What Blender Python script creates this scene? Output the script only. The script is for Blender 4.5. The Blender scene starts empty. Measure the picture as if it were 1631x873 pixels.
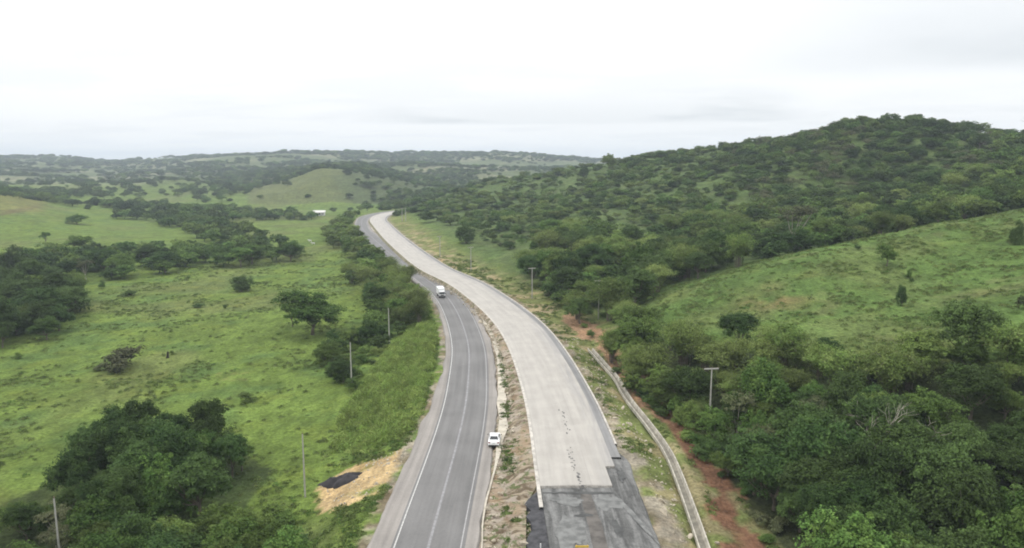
import bpy, bmesh, math, random
import numpy as np
from mathutils import Vector, Matrix

C = bpy.context.scene.collection
S = bpy.context.scene
RNG = np.random.default_rng(7)
random.seed(7)

# ------------------------------------------------------------------ camera, sky, sun, exposure
FPX = 1150.0; TH = math.atan(174.5 / 1150.0); CAMH = 42.0
cam_d = bpy.data.cameras.new('camera'); cam = bpy.data.objects.new('camera', cam_d); C.objects.link(cam)
cam_d.sensor_width = 36.0; cam_d.lens = 36.0 * FPX / 1631.0
cam_d.clip_start = 0.5; cam_d.clip_end = 30000
cam.location = (0, 0, CAMH); cam.rotation_euler = (math.pi / 2 - TH, 0, 0)
S.camera = cam

SUN_EL = math.radians(58); SUN_AZ = math.radians(-60)      # azimuth from +Y (ahead of the camera) towards +X
w = bpy.data.worlds.new('World'); S.world = w; w.use_nodes = True
SKY_TOP = 1.85; SKY_HOR = 1.0; HAZE = 0.00018
def build_world():
    nt = w.node_tree; N = nt.nodes; L = nt.links
    N.clear()
    out = N.new('ShaderNodeOutputWorld'); bg = N.new('ShaderNodeBackground')
    L.new(bg.outputs[0], out.inputs[0])
    sky = N.new('ShaderNodeTexSky'); sky.sky_type = 'NISHITA'; sky.sun_disc = False
    sky.sun_elevation = SUN_EL; sky.sun_rotation = SUN_AZ
    tc = N.new('ShaderNodeTexCoord'); sep = N.new('ShaderNodeSeparateXYZ'); L.new(tc.outputs['Generated'], sep.inputs[0])
    def math_(op, a, b=None, c=None):
        n = N.new('ShaderNodeMath'); n.operation = op
        for i, v in enumerate((a, b, c)):
            if v is None: continue
            if isinstance(v, (int, float)): n.inputs[i].default_value = v
            else: L.new(v, n.inputs[i])
        return n.outputs[0]
    z = math_('MAXIMUM', sep.outputs[2], 0.0)
    zz = math_('ADD', z, 0.10)
    u = math_('DIVIDE', sep.outputs[0], zz); v = math_('DIVIDE', sep.outputs[1], zz)
    cb = N.new('ShaderNodeCombineXYZ'); L.new(u, cb.inputs[0]); L.new(v, cb.inputs[1])
    def noise(scale, det, loc, sx=1.0):
        mp = N.new('ShaderNodeMapping'); L.new(cb.outputs[0], mp.inputs[0])
        mp.inputs['Location'].default_value = loc; mp.inputs['Scale'].default_value = (sx, 1, 1)
        n = N.new('ShaderNodeTexNoise'); n.inputs['Scale'].default_value = scale; n.inputs['Detail'].default_value = det
        n.inputs['Roughness'].default_value = 0.5
        L.new(mp.outputs[0], n.inputs['Vector']); return n.outputs[0]
    n1 = noise(0.30, 5, (3.1, 1.7, 0.4)); n2 = noise(0.75, 4, (9.1, 4.2, 2.0), 0.8)
    def mr(val, a, b, c, d, smooth=True):
        n = N.new('ShaderNodeMapRange'); n.interpolation_type = 'SMOOTHSTEP' if smooth else 'LINEAR'
        L.new(val, n.inputs[0])
        for i, q in enumerate((a, b, c, d)): n.inputs[i + 1].default_value = q
        return n.outputs[0]
    # broad grey undersides, stronger to the right and higher up, and a long low bank of cloud
    g1 = mr(n1, 0.42, 0.66, 0.0, 1.0); g2 = mr(n2, 0.45, 0.70, 0.0, 1.0)
    side = mr(sep.outputs[0], -0.1, 0.55, 0.40, 1.0)
    up = mr(z, 0.03, 0.16, 0.25, 1.0)
    grey = math_('MULTIPLY', math_('MULTIPLY', g1, side), up)
    bank = math_('MULTIPLY', mr(z, 0.050, 0.058, 0, 1), mr(z, 0.062, 0.120, 1, 0))
    bank = math_('MULTIPLY', bank, math_('MULTIPLY', mr(sep.outputs[0], -0.28, 0.0, 0, 1), mr(sep.outputs[0], 0.25, 0.42, 1, 0)))
    bank = math_('MULTIPLY', bank, math_('ADD', math_('MULTIPLY', g2, 0.7), 0.3))
    right = math_('MULTIPLY', mr(sep.outputs[0], 0.12, 0.5, 0, 1), mr(z, 0.085, 0.13, 0, 1))
    right = math_('MULTIPLY', right, math_('ADD', math_('MULTIPLY', g1, 0.5), 0.5))
    lay = mr(noise(1.4, 5, (2.2, 7.7, 1.0), 0.6), 0.42, 0.66, 0.0, 0.30)
    grey = math_('MAXIMUM', grey, lay)
    grey = math_('MAXIMUM', math_('MAXIMUM', math_('MULTIPLY', grey, 0.7), math_('MULTIPLY', right, 0.95)), math_('MULTIPLY', bank, 1.0))
    ramp = N.new('ShaderNodeMix'); ramp.data_type = 'RGBA'
    L.new(grey, ramp.inputs[0]); ramp.inputs[6].default_value = (1.0, 1.005, 1.01, 1); ramp.inputs[7].default_value = (0.62, 0.655, 0.68, 1)
    # overcast luminance: brighter overhead than at the horizon
    lum = mr(z, 0.0, 1.0, SKY_HOR, SKY_TOP, False)
    lum2 = math_('ADD', math_('ADD', lum, mr(z, 0.16, 0.6, 0.0, 0.45)), mr(z, 0.0, 0.055, 0.16, 0.0))
    cc = N.new('ShaderNodeVectorMath'); cc.operation = 'SCALE'; L.new(ramp.outputs[2], cc.inputs[0]); L.new(lum2, cc.inputs['Scale'])
    sk = N.new('ShaderNodeVectorMath'); sk.operation = 'SCALE'; L.new(sky.outputs[0], sk.inputs[0]); sk.inputs['Scale'].default_value = 0.10
    mx = N.new('ShaderNodeMix'); mx.data_type = 'RGBA'; mx.inputs[0].default_value = 0.94
    L.new(sk.outputs[0], mx.inputs[6]); L.new(cc.outputs[0], mx.inputs[7])
    L.new(mx.outputs[2], bg.inputs[0]); bg.inputs[1].default_value = 1.0
build_world()
sun_d = bpy.data.lights.new('sun', 'SUN'); sun = bpy.data.objects.new('sun', sun_d); C.objects.link(sun)
sun_d.energy = 0.9; sun_d.angle = math.radians(18); sun_d.color = (1.0, 0.96, 0.9)
sdir = Vector((math.sin(SUN_AZ) * math.cos(SUN_EL), math.cos(SUN_AZ) * math.cos(SUN_EL), math.sin(SUN_EL)))
sun.rotation_euler = sdir.to_track_quat('Z', 'Y').to_euler(); sun.location = sdir * 300

vs = S.view_settings
S.display_settings.display_device = 'sRGB'
vs.view_transform = 'Standard'; vs.look = 'None'; vs.exposure = 0.1; vs.gamma = 1.0; vs.use_curve_mapping = False
S.render.engine = 'CYCLES'
S.cycles.max_bounces = 4; S.cycles.diffuse_bounces = 3; S.cycles.glossy_bounces = 2; S.cycles.transmission_bounces = 3
S.cycles.volume_bounces = 0
S.cycles.filter_width = 1.9

# ------------------------------------------------------------------ projection helpers (full size photograph 1631 x 873)
def ray(px, py):
    a = (px - 815.5) / FPX; b = (py - 436.5) / FPX; c, s = math.cos(TH), math.sin(TH)
    return (a, c - b * s, -s - b * c)
def G(px, py, z=0.0):
    r = ray(px, py); t = (z - CAMH) / r[2]; return (r[0] * t, r[1] * t)
def D(px, py, Y):
    r = ray(px, py); t = Y / r[1]; return (r[0] * t, Y, CAMH + r[2] * t)
def PG(pts, z): return np.array([G(a, b, z) for a, b in pts])

# ------------------------------------------------------------------ noise
def _hash(ix, iy, seed):
    h = (ix.astype(np.int64) * 374761393 + iy.astype(np.int64) * 668265263 + seed * 1442695041) & 0xFFFFFFFF
    h = ((h ^ (h >> 13)) * 1274126177) & 0xFFFFFFFF
    return ((h ^ (h >> 16)) & 0xFFFF) / 65535.0
def vnoise(x, y, seed=0):
    ix = np.floor(x); iy = np.floor(y); fx = x - ix; fy = y - iy
    fx = fx * fx * (3 - 2 * fx); fy = fy * fy * (3 - 2 * fy)
    a = _hash(ix, iy, seed); b = _hash(ix + 1, iy, seed); c = _hash(ix, iy + 1, seed); d = _hash(ix + 1, iy + 1, seed)
    return (a * (1 - fx) + b * fx) * (1 - fy) + (c * (1 - fx) + d * fx) * fy
def fbm(x, y, sc, octv=4, seed=0):
    x = np.asarray(x, float); y = np.asarray(y, float)
    r = 0; a = 0.5; f = 1.0 / sc; tot = 0
    for k in range(octv):
        r = r + a * vnoise(x * f + 17.3 * k, y * f - 9.7 * k, seed + k); tot += a; a *= 0.5; f *= 2.03
    return r / tot
def sstep(x, a, b):
    t = np.clip((x - a) / (b - a), 0, 1); return t * t * (3 - 2 * t)
def inpoly(x, y, poly):
    x = np.asarray(x, float); y = np.asarray(y, float); r = np.zeros(x.shape, bool); n = len(poly)
    for i in range(n):
        x1, y1 = poly[i]; x2, y2 = poly[(i + 1) % n]
        if y1 == y2: continue
        c = ((y1 > y) != (y2 > y)) & (x < (x2 - x1) * (y - y1) / (y2 - y1) + x1)
        r ^= c
    return r

# ------------------------------------------------------------------ road lines
def curve(pts, step=1.5, smooth=14):
    p = np.array(pts, float); n = len(p)
    q = []
    for i in range(n - 1):
        p0 = p[max(i - 1, 0)]; p1 = p[i]; p2 = p[i + 1]; p3 = p[min(i + 2, n - 1)]
        m = max(2, int(np.hypot(*(p2 - p1)[:2]) / 0.5))
        for k in range(m):
            t = k / m
            q.append(0.5 * ((2 * p1) + (-p0 + p2) * t + (2 * p0 - 5 * p1 + 4 * p2 - p3) * t * t + (-p0 + 3 * p1 - 3 * p2 + p3) * t ** 3))
    q.append(p[-1]); q = np.array(q)
    s = np.r_[0, np.cumsum(np.hypot(np.diff(q[:, 0]), np.diff(q[:, 1])))]
    ss = np.arange(0, s[-1], step)
    q = np.stack([np.interp(ss, s, q[:, k]) for k in range(q.shape[1])], 1)
    if smooth:
        k = np.ones(smooth) / smooth; pad = smooth
        qq = np.pad(q, ((pad, pad), (0, 0)), mode='reflect', reflect_type='odd')
        q = np.stack([np.convolve(qq[:, j], k, 'same') for j in range(q.shape[1])], 1)[pad:-pad]
    return q
def normals2(c):
    t = np.gradient(c[:, :2], axis=0); t /= np.hypot(t[:, 0], t[:, 1])[:, None]
    return np.stack([t[:, 1], -t[:, 0]], 1), t      # right-hand normal, tangent
OLD = curve([(-8.6, -160), (-9.6, -60), (-10.2, 0), (-10.1, 40), (-9.4, 74.5), (-8.45, 105), (-8.3, 124), (-8.85, 140), (-10.3, 165), (-15.4, 201), (-22.7, 235), (-34.0, 270),
             (-48.5, 312), (-62, 354), (-82, 420), (-98.0, 473), (-114.0, 548), (-119, 600), (-110, 655), (-84, 700), (-40, 728), (20, 750)])
NEW = curve([(14, -160), (12.6, -60), (11.2, 0), (10.2, 40), (9.3, 75), (8.9, 90), (8.2, 118), (7.0, 136), (5.6, 153), (2.4, 178), (-3.0, 203), (-9.6, 227), (-17.6, 252),
             (-31.6, 286), (-47.2, 337), (-64.5, 398), (-73.5, 432), (-88.4, 490), (-100.5, 540), (-106.0, 592), (-99, 635), (-76, 672), (-36, 700), (20, 722)])
ZO, ZN = 0.0, 1.0
HO, HN = 3.7, 5.3       # half widths between the edge lines / of the concrete
def roadinfo(c, x, y):
    """distance to a centre line, signed (right positive), with the arc index"""
    x = np.asarray(x, float).ravel(); y = np.asarray(y, float).ravel()
    best = np.full(x.shape, 1e9); idx = np.zeros(x.shape, int)
    cs = c[::3]
    near = (np.abs(x + 30) < 260) & (y > -200) & (y < 820)
    ii = np.where(near)[0]
    for a in range(0, len(ii), 20000):
        j = ii[a:a + 20000]
        d = (x[j, None] - cs[None, :, 0]) ** 2 + (y[j, None] - cs[None, :, 1]) ** 2
        k = d.argmin(1); best[j] = np.sqrt(d[np.arange(len(j)), k]); idx[j] = k * 3
    n, t = normals2(c)
    sg = (x - c[idx, 0]) * n[idx, 0] + (y - c[idx, 1]) * n[idx, 1]
    best = np.where(near & (best < 40), np.sign(sg) * np.maximum(np.abs(sg), np.minimum(best, np.where(best < 12, np.abs(sg), best))), np.sign(sg + 1e-9) * best)
    return best, idx

# ------------------------------------------------------------------ terrain
CP = []
def cg(px, py, z): x, y = G(px, py, z); CP.append((x, y, z))
def cd(px, py, Y): CP.append(D(px, py, Y))
def cw(x, y, z): CP.append((x, y, z))
for px, py, z in [(0, 860, -4.5), (200, 840, -4.5), (400, 800, -4), (0, 700, -4.5), (200, 650, -4.5), (400, 650, -4), (0, 560, -4.5), (200, 560, -4.5), (400, 540, -4), (550, 560, -3.6),
                  (0, 470, -4.5), (200, 470, -4.5), (400, 460, -4.2), (530, 450, -3.6), (500, 400, -4), (350, 420, -4.2), (560, 400, -3.2), (540, 362, -4), (450, 360, -4.5), (500, 345, -4.5),
                  (-400, 700, -4.5), (-400, 500, -4.5), (-800, 600, -4.5), (250, 395, -4), (150, 420, -4), (560, 700, -3), (620, 560, -1.8), (600, 345, -3)]: cg(px, py, z)
for px, py, Y in [(0, 390, 400), (100, 390, 400), (0, 345, 520), (100, 345, 560), (180, 350, 600), (60, 326, 640), (150, 322, 760), (0, 316, 600), (-200, 320, 520), (-300, 300, 560), (-500, 290, 500), (280, 340, 660), (390, 340, 700),
                  (250, 318, 900), (400, 328, 840), (480, 326, 850), (570, 328, 840), (640, 322, 860), (340, 318, 880), (560, 336, 700), (600, 336, 690), (640, 333, 720),
                  (512, 265, 1020), (512, 278, 960), (470, 285, 1000), (560, 277, 1000), (430, 310, 900), (620, 290, 980), (680, 300, 975), (456, 289, 1000), (650, 305, 940), (390, 300, 1150), (512, 300, 900), (690, 300, 1100), (450, 272, 1400), (600, 272, 1350),
                  (0, 300, 950), (100, 302, 1000), (200, 303, 1000), (300, 300, 1050), (0, 285, 1350), (150, 288, 1350), (300, 285, 1400), (-300, 280, 1300), (100, 270, 1900), (250, 270, 1900), (350, 262, 1800), (400, 256, 1900), (-300, 262, 2000),
                  (650, 262, 1700), (750, 268, 1600), (850, 268, 1600), (700, 285, 1300), (760, 290, 1250), (720, 274, 1450), (900, 275, 1500),
                  (0, 292, 1120), (150, 290, 1150), (300, 287, 1180), (650, 281, 1250), (-400, 250, 2600), (0, 252, 2600), (80, 251, 2600), (165, 259, 2600), (250, 252, 2600), (400, 248, 2500), (560, 244, 2400), (700, 247, 2400), (850, 250, 2300), (930, 258, 2300), (1050, 262, 2300), (1300, 262, 2300), (1700, 262, 2300), (2200, 262, 2300)]: cd(px, py, Y)
for px, Y, z in [(0, 1290, 6), (200, 1310, 6), (330, 1330, 8), (640, 1400, 12), (400, 1600, 25), (100, 1650, 22), (650, 1900, 30), (850, 1900, 30), (-300, 3600, 45), (200, 3600, 45), (600, 3600, 45), (1000, 3600, 45), (1500, 3600, 45), (-300, 7000, 20), (300, 7000, 20), (815, 7000, 20), (1300, 7000, 20), (2000, 7000, 20)]:
    cw((px - 815.5) / FPX * Y, Y, z)
# right side: foot beside the road, spur, ridge, gully, grass hill
for px, py, z in [(960, 560, -0.5), (1000, 600, -1), (1040, 650, -1.2), (1090, 720, -1.4), (1130, 800, -1.5), (1150, 870, -1.5), (900, 500, 0.5), (860, 450, 1), (800, 420, 1.5), (1000, 700, -0.3), (1010, 560, -0.5), (960, 510, 0.5),
                  (720, 392, 1.5), (660, 362, 2)]: cg(px, py, z)
for px, py, Y in [(650, 343, 560), (690, 335, 570), (690, 318, 660), (740, 300, 720), (790, 287, 760), (860, 280, 780), (930, 276, 800), (975, 260, 720), (1050, 250, 620), (1150, 243, 560), (1240, 235, 500), (1340, 213, 450), (1400, 211, 440), (1470, 211, 430), (1525, 217, 425),
                  (1565, 236, 410), (1631, 234, 385), (1800, 210, 350), (2100, 190, 300), (2600, 180, 260), (760, 350, 480), (800, 385, 360), (800, 330, 560), (850, 350, 430), (900, 300, 600), (900, 390, 320), (950, 420, 270), (1000, 380, 330), (1000, 300, 500), (1050, 430, 240), (1100, 330, 400), (1100, 280, 500),
                  (1200, 380, 290), (1200, 280, 430), (1300, 345, 330), (1330, 260, 410), (1450, 330, 310), (1450, 280, 370), (1600, 325, 290), (1600, 270, 340), (1900, 290, 270), (2300, 270, 230),
                  (1120, 440, 215), (1200, 415, 225), (1290, 402, 240), (1400, 385, 245), (1550, 350, 245),
                  (1700, 315, 215), (1631, 334, 208), (1500, 356, 200), (1400, 378, 194), (1290, 403, 189), (1200, 433, 184), (1100, 470, 176), (1020, 512, 172), (2000, 300, 200), (2500, 300, 170),
                  (1080, 540, 148), (1150, 500, 158), (1300, 480, 152), (1450, 430, 165), (1500, 460, 150), (1600, 430, 155), (1600, 560, 108), (1450, 560, 116), (1300, 560, 124), (1200, 570, 128), (1900, 560, 100), (2300, 560, 95)]: cd(px, py, Y)
for x, y, z in [(30, 75, -1.5), (45, 75, -1), (60, 75, 0), (45, 100, 1), (65, 90, 3), (35, 125, 0.5), (30, 140, 0.5), (100, 75, 2), (150, 60, 3), (40, 40, -2), (80, 40, -1), (20, 40, -1), (-20, 40, -3), (-40, 40, -4.5), (-80, 40, -4.5)]: cw(x, y, z)
# behind the ridge
for px, Y, z in [(1000, 950, 25), (1200, 800, 30), (1400, 700, 40), (1700, 600, 45), (2100, 520, 50), (1100, 1200, 15), (1500, 1200, 15), (2000, 1200, 20), (1000, 1700, 30), (1600, 1700, 30)]:
    cw((px - 815.5) / FPX * Y, Y, z)
CP = np.array(CP)
def dom(x, y):
    yy = np.maximum(y, 38.0); u = np.clip(x / yy, -2.2, 2.2); return np.stack([u * 1.6, np.log(yy)], -1)
def tps_fit(P, z, lam=1e-4):
    A = dom(P[:, 0], P[:, 1]); n = len(A)
    r = np.hypot(A[:, None, 0] - A[None, :, 0], A[:, None, 1] - A[None, :, 1])
    K = np.where(r > 0, r * r * np.log(r + 1e-12), 0) + lam * np.eye(n)
    Q = np.c_[np.ones(n), A]
    M = np.block([[K, Q], [Q.T, np.zeros((3, 3))]])
    return A, np.linalg.solve(M, np.r_[z, 0, 0, 0])
A_, W_ = tps_fit(CP, CP[:, 2])
def znat(x, y):
    x = np.asarray(x, float).ravel(); y = np.asarray(y, float).ravel(); out = np.empty(len(x))
    for a in range(0, len(x), 20000):
        p = dom(x[a:a + 20000], y[a:a + 20000])
        r2 = (p[:, None, 0] - A_[None, :, 0]) ** 2 + (p[:, None, 1] - A_[None, :, 1]) ** 2
        out[a:a + 20000] = (0.5 * r2 * np.log(r2 + 1e-20)) @ W_[:-3] + W_[-3] + p @ W_[-2:]
    out = np.clip(out, -9, 140)
    am = np.interp(y, [0, 150, 400, 800, 1500, 2600, 5000], [0.25, 0.5, 1.3, 6, 34, 16, 14])
    sc = fbm(x, y, 260, 4, 5) - 0.5
    sc2 = fbm(x, y, 45, 4, 11) - 0.5
    flat = sstep(out, -4, 6)            # valley floors stay flatter
    out = out + am * sc * (0.25 + 0.75 * flat) + np.interp(y, [0, 200, 600, 2000], [0.6, 1.4, 3.0, 7]) * sc2 * (0.3 + 0.7 * flat)
    return out
def lines():
    xs = [0.0]
    while xs[-1] < 5200:
        v = xs[-1]; xs.append(v + (0.85 if v < 75 else max(0.85, 0.0135 * v)))
    xs = np.array(xs); xs = np.r_[-xs[:0:-1], xs] 
    ys = [-170.0]
    while ys[-1] < 8000:
        v = ys[-1]; ys.append(v + (3.0 if v < 45 else (0.85 if v < 150 else max(0.85, 0.0062 * v))))
    return xs, np.array(ys)
GX, GY = lines()
MX, MY = np.meshgrid(GX, GY); fx, fy = MX.ravel(), MY.ravel()
do, io = roadinfo(OLD, fx, fy); dn, in_ = roadinfo(NEW, fx, fy)
LEDGE = -(HO + 3.3)
# the paved / made-up width of each road, then a blend into the natural ground
yo = OLD[io, 1]
wl = np.interp(yo, [60, 110, 150, 300], [3.6, 3.2, 2.0, 1.2]) + HO        # left shoulder
eo_l = np.maximum(-do - wl, 0); eo_r = np.maximum(do - HO - 2.2, 0); eo = np.where(do < 0, eo_l, eo_r)
yn = NEW[in_, 1]
wr = np.interp(yn, [40, 60, 74, 85, 92, 98, 104], [8.6, 8.6, 8.7, 9.1, 9.4, 8.8, 7.2])
en = np.where(dn < 0, np.maximum(-dn - HN - 0.5, 0), np.maximum(dn - wr, 0))
zn_ = znat(fx, fy)
med = (do > 0) & (dn < 0) & (np.abs(do) < 60) & (np.abs(dn) < 60)
blend_o = sstep(eo, 0.5, 11); blend_n = sstep(en, 0.8, 9)
zo = (ZO - 0.22) * (1 - blend_o) + zn_ * blend_o
zr = (ZN - np.interp(yn, [88, 104], [0.62, 0.30])) * (1 - blend_n) + zn_ * blend_n
zz_ = np.where(eo < en, zo, zr)
wgt = eo / (eo + en + 1e-6)
zm = (ZO - 0.22) + (ZN - 0.30 - ZO + 0.22) * sstep(wgt, 0.45, 1.0) - 0.25
both = (blend_o < 1) & (blend_n < 1) & ~med
zz_ = np.where(both, np.minimum(zo, zr), zz_)
zz_ = np.where(med, zm, zz_)
ripple = (fbm(fx, fy, 5.0, 3, 21) - 0.5) * 0.55 + (fbm(fx, fy, 1.7, 2, 25) - 0.5) * 0.3
zz_ = zz_ + ripple * np.minimum(blend_o, blend_n) * (np.abs(fy) < 400)
# drainage channel bed
DITCH_PX = [(938, 553), (950, 566), (966, 584), (982, 602), (994, 624), (1006, 642), (1024, 664), (1047, 694), (1066, 723), (1082, 760), (1097, 800), (1116, 854), (1124, 878)]
ZD = -0.45
dp = [G(a, b, ZD) for a, b in DITCH_PX]
dlast = np.array(dp[-1]); dprev = np.array(dp[-3]); dd = (dlast - dprev) / np.hypot(*(dlast - dprev))
dp = dp[::-1]; dp = [tuple(dlast + dd * 40), tuple(dlast + dd * 15)] + dp
DIT = curve(dp, 1.0, 6)
dd2 = np.full(len(fx), 1e9); jj = np.where((fx > 0) & (fx < 60) & (fy > 20) & (fy < 200))[0]
for a in range(0, len(jj), 20000):
    j = jj[a:a + 20000]; dd2[j] = np.sqrt(((fx[j, None] - DIT[None, :, 0]) ** 2 + (fy[j, None] - DIT[None, :, 1]) ** 2).min(1))
bw = sstep(dd2, 1.0, 5.0); zz_ = (ZD - 0.12) * (1 - bw) + zz_ * bw
zz_ = zz_ - 0.75 * (1 - sstep(dd2, 0.7, 1.3))
GZ = zz_.reshape(MX.shape)
def hgt(x, y):
    x = np.atleast_1d(np.asarray(x, float)); y = np.atleast_1d(np.asarray(y, float))
    i = np.clip(np.searchsorted(GX, x) - 1, 0, len(GX) - 2); j = np.clip(np.searchsorted(GY, y) - 1, 0, len(GY) - 2)
    tx = np.clip((x - GX[i]) / (GX[i + 1] - GX[i]), 0, 1); ty = np.clip((y - GY[j]) / (GY[j + 1] - GY[j]), 0, 1)
    return (GZ[j, i] * (1 - tx) + GZ[j, i + 1] * tx) * (1 - ty) + (GZ[j + 1, i] * (1 - tx) + GZ[j + 1, i + 1] * tx) * ty
def proj(x, y, z):
    c, s = math.cos(TH), math.sin(TH); dz = np.asarray(z) - CAMH
    d = np.maximum(y * c - dz * s, 0.01); up = y * s + dz * c
    return 815.5 + FPX * x / d, 436.5 - FPX * up / d, d
def hit(px, py):
    """where the line of sight through a pixel meets the ground"""
    r = ray(px, py); t = np.geomspace(35, 6000, 4000)
    x, y, z = r[0] * t, r[1] * t, CAMH + r[2] * t
    h = hgt(x, y); k = np.argmax(h > z)
    if not (h > z).any(): k = len(t) - 1
    return x[k], y[k], float(hgt(x[k], y[k])[0]), t[k]

# ------------------------------------------------------------------ helpers
def new_obj(name, me, parent=None, m=None):
    o = bpy.data.objects.new(name, me); C.objects.link(o)
    if m is not None:
        me.materials.clear()
        for q in (m if isinstance(m, (list, tuple)) else [m]): me.materials.append(q)
    if parent: o.parent = parent
    return o
def npmesh(name, V, F, smooth=False, uv=None, mat_idx=None, cols=None):
    V = np.asarray(V, np.float32); F = np.asarray(F, np.int32); k = F.shape[1]
    me = bpy.data.meshes.new(name); me.vertices.add(len(V)); me.vertices.foreach_set('co', V.ravel())
    me.loops.add(F.size); me.loops.foreach_set('vertex_index', F.ravel()); me.polygons.add(len(F))
    me.polygons.foreach_set('loop_start', np.arange(0, F.size, k, dtype=np.int32))
    me.update(calc_edges=True)
    me.polygons.foreach_set('use_smooth', np.full(len(F), smooth))
    if mat_idx is not None: me.polygons.foreach_set('material_index', np.asarray(mat_idx, np.int32))
    if uv is not None:
        l = me.uv_layers.new(name='UVMap'); l.data.foreach_set('uv', np.asarray(uv, np.float32)[F.ravel()].ravel())
    if cols is not None:
        for nm, arr in cols.items():
            a = me.attributes.new(nm, 'FLOAT_COLOR', 'POINT'); a.data.foreach_set('color', np.asarray(arr, np.float32).ravel())
    me.update(); me.validate(); return me
def gridF(nr, nc, flip=False):
    a = (np.arange(nr - 1)[:, None] * nc + np.arange(nc - 1)[None]).ravel()
    F = np.stack([a, a + 1, a + nc + 1, a + nc], 1); return F[:, ::-1] if flip else F
def tag(o, label=None, cat=None, group=None, kind=None):
    if label: o['label'] = label
    if cat: o['category'] = cat
    if group: o['group'] = group
    if kind: o['kind'] = kind
    return o
def empty(name, loc, rz=0.0, sc=1.0):
    o = bpy.data.objects.new(name, None); C.objects.link(o); o.empty_display_size = 0.5
    o.location = loc; o.rotation_euler = (0, 0, rz); o.scale = (sc, sc, sc) if isinstance(sc, (int, float)) else sc
    return o
class NT:
    def __init__(s, name):
        s.m = bpy.data.materials.new(name); s.m.use_nodes = True; s.t = s.m.node_tree; s.N = s.t.nodes; s.L = s.t.links
        s.N.clear(); s.out = s.N.new('ShaderNodeOutputMaterial'); s.b = s.N.new('ShaderNodeBsdfPrincipled'); s.L.new(s.b.outputs[0], s.out.inputs[0])
        s.b.inputs['Roughness'].default_value = 0.9
        if 'Specular IOR Level' in s.b.inputs: s.b.inputs['Specular IOR Level'].default_value = 0.25
    def n(s, ty, **kw):
        x = s.N.new(ty)
        for k, v in kw.items(): setattr(x, k, v)
        return x
    def put(s, sock, v):
        if hasattr(v, 'is_output') or isinstance(v, bpy.types.NodeSocket): s.L.new(v, sock)
        else: sock.default_value = v
    def noise(s, vec, scale, det=4, rough=0.55, sc=None, dist=0.0):
        if sc is not None:
            mp = s.n('ShaderNodeMapping'); s.L.new(vec, mp.inputs[0]); mp.inputs['Scale'].default_value = sc; vec = mp.outputs[0]
        x = s.n('ShaderNodeTexNoise'); s.L.new(vec, x.inputs['Vector']); x.inputs['Scale'].default_value = scale
        x.inputs['Detail'].default_value = det; x.inputs['Roughness'].default_value = rough; x.inputs['Distortion'].default_value = dist
        return x.outputs[0]
    def mr(s, v, a, b, c=0.0, d=1.0, sm=True):
        x = s.n('ShaderNodeMapRange'); x.interpolation_type = 'SMOOTHSTEP' if sm else 'LINEAR'; s.L.new(v, x.inputs[0])
        for i, q in enumerate((a, b, c, d)): x.inputs[i + 1].default_value = q
        return x.outputs[0]
    def mix(s, f, a, b, mode='MIX'):
        x = s.n('ShaderNodeMix', data_type='RGBA', blend_type=mode); s.put(x.inputs[0], f)
        for k, v in ((6, a), (7, b)): s.put(x.inputs[k], v if not isinstance(v, tuple) else (*v, 1)[:4])
        return x.outputs[2]
    def math(s, op, a, b=0.0):
        x = s.n('ShaderNodeMath', operation=op); s.put(x.inputs[0], a); s.put(x.inputs[1], b); return x.outputs[0]
    def gain(s, col, f):
        x = s.n('ShaderNodeVectorMath', operation='SCALE'); s.L.new(col, x.inputs[0]); s.L.new(f, x.inputs['Scale']); return x.outputs[0]
    def pos(s): return s.n('ShaderNodeNewGeometry').outputs['Position']
    def bump(s, h, strength=0.4, dist=0.1):
        x = s.n('ShaderNodeBump'); x.inputs['Strength'].default_value = strength; x.inputs['Distance'].default_value = dist
        s.L.new(h, x.inputs['Height']); s.L.new(x.outputs[0], s.b.inputs['Normal'])
    def col(s, v): s.put(s.b.inputs['Base Color'], v if not isinstance(v, tuple) else (*v, 1)[:4])
def plain(name, c, rough=0.7, metal=0.0, spec=0.3, var=0.08, sc=3.0):
    t = NT(name); p = t.n('ShaderNodeTexCoord').outputs['Object']
    n = t.noise(p, sc, 4); base = t.mix(0.0, c, c); t.col(t.gain(base, t.mr(n, 0.3, 0.7, 1 - var, 1 + var)))
    t.b.inputs['Roughness'].default_value = rough; t.b.inputs['Metallic'].default_value = metal; t.b.inputs['Specular IOR Level'].default_value = spec
    return t.m

# ------------------------------------------------------------------ ground colours by place
SOIL_R = PG([(905, 505), (940, 520), (965, 545), (1010, 585), (1060, 640), (1110, 700), (1140, 750), (1180, 800), (1215, 850), (1240, 900), (1240, 990), (1150, 990), (1150, 900), (1150, 840), (1120, 760), (1080, 710), (1030, 650), (985, 600), (950, 555), (900, 525)], -1.0)
SAND = PG([(508, 752), (515, 735), (560, 722), (600, 728), (640, 718), (655, 712), (640, 745), (615, 775), (600, 795), (560, 800), (520, 792), (510, 778)], -0.6)
DARKPILE = PG([(500, 765), (520, 752), (548, 750), (575, 757), (584, 766), (570, 777), (530, 778), (508, 774)], -0.6)
SOIL_R = SOIL_R + np.array([0.0, 0.0])
GRASSBANK = PG([(545, 655), (600, 585), (640, 540), (700, 512), (712, 560), (702, 600), (694, 640), (672, 680), (640, 712), (590, 722), (530, 705)], -2.0)
PATCHL = PG([(330, 592), (430, 590), (448, 600), (430, 612), (350, 606)], -4)
def smoothmask(x, y, poly, soft=2.0):
    jx = (fbm(x, y, 6, 3, 31) - 0.5) * soft * 3; jy = (fbm(x, y, 6, 3, 37) - 0.5) * soft * 3
    return inpoly(x + jx, y + jy, poly).astype(float)
PXX, PYY, PD = proj(fx, fy, zz_)
R_EDGE = None
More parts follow.
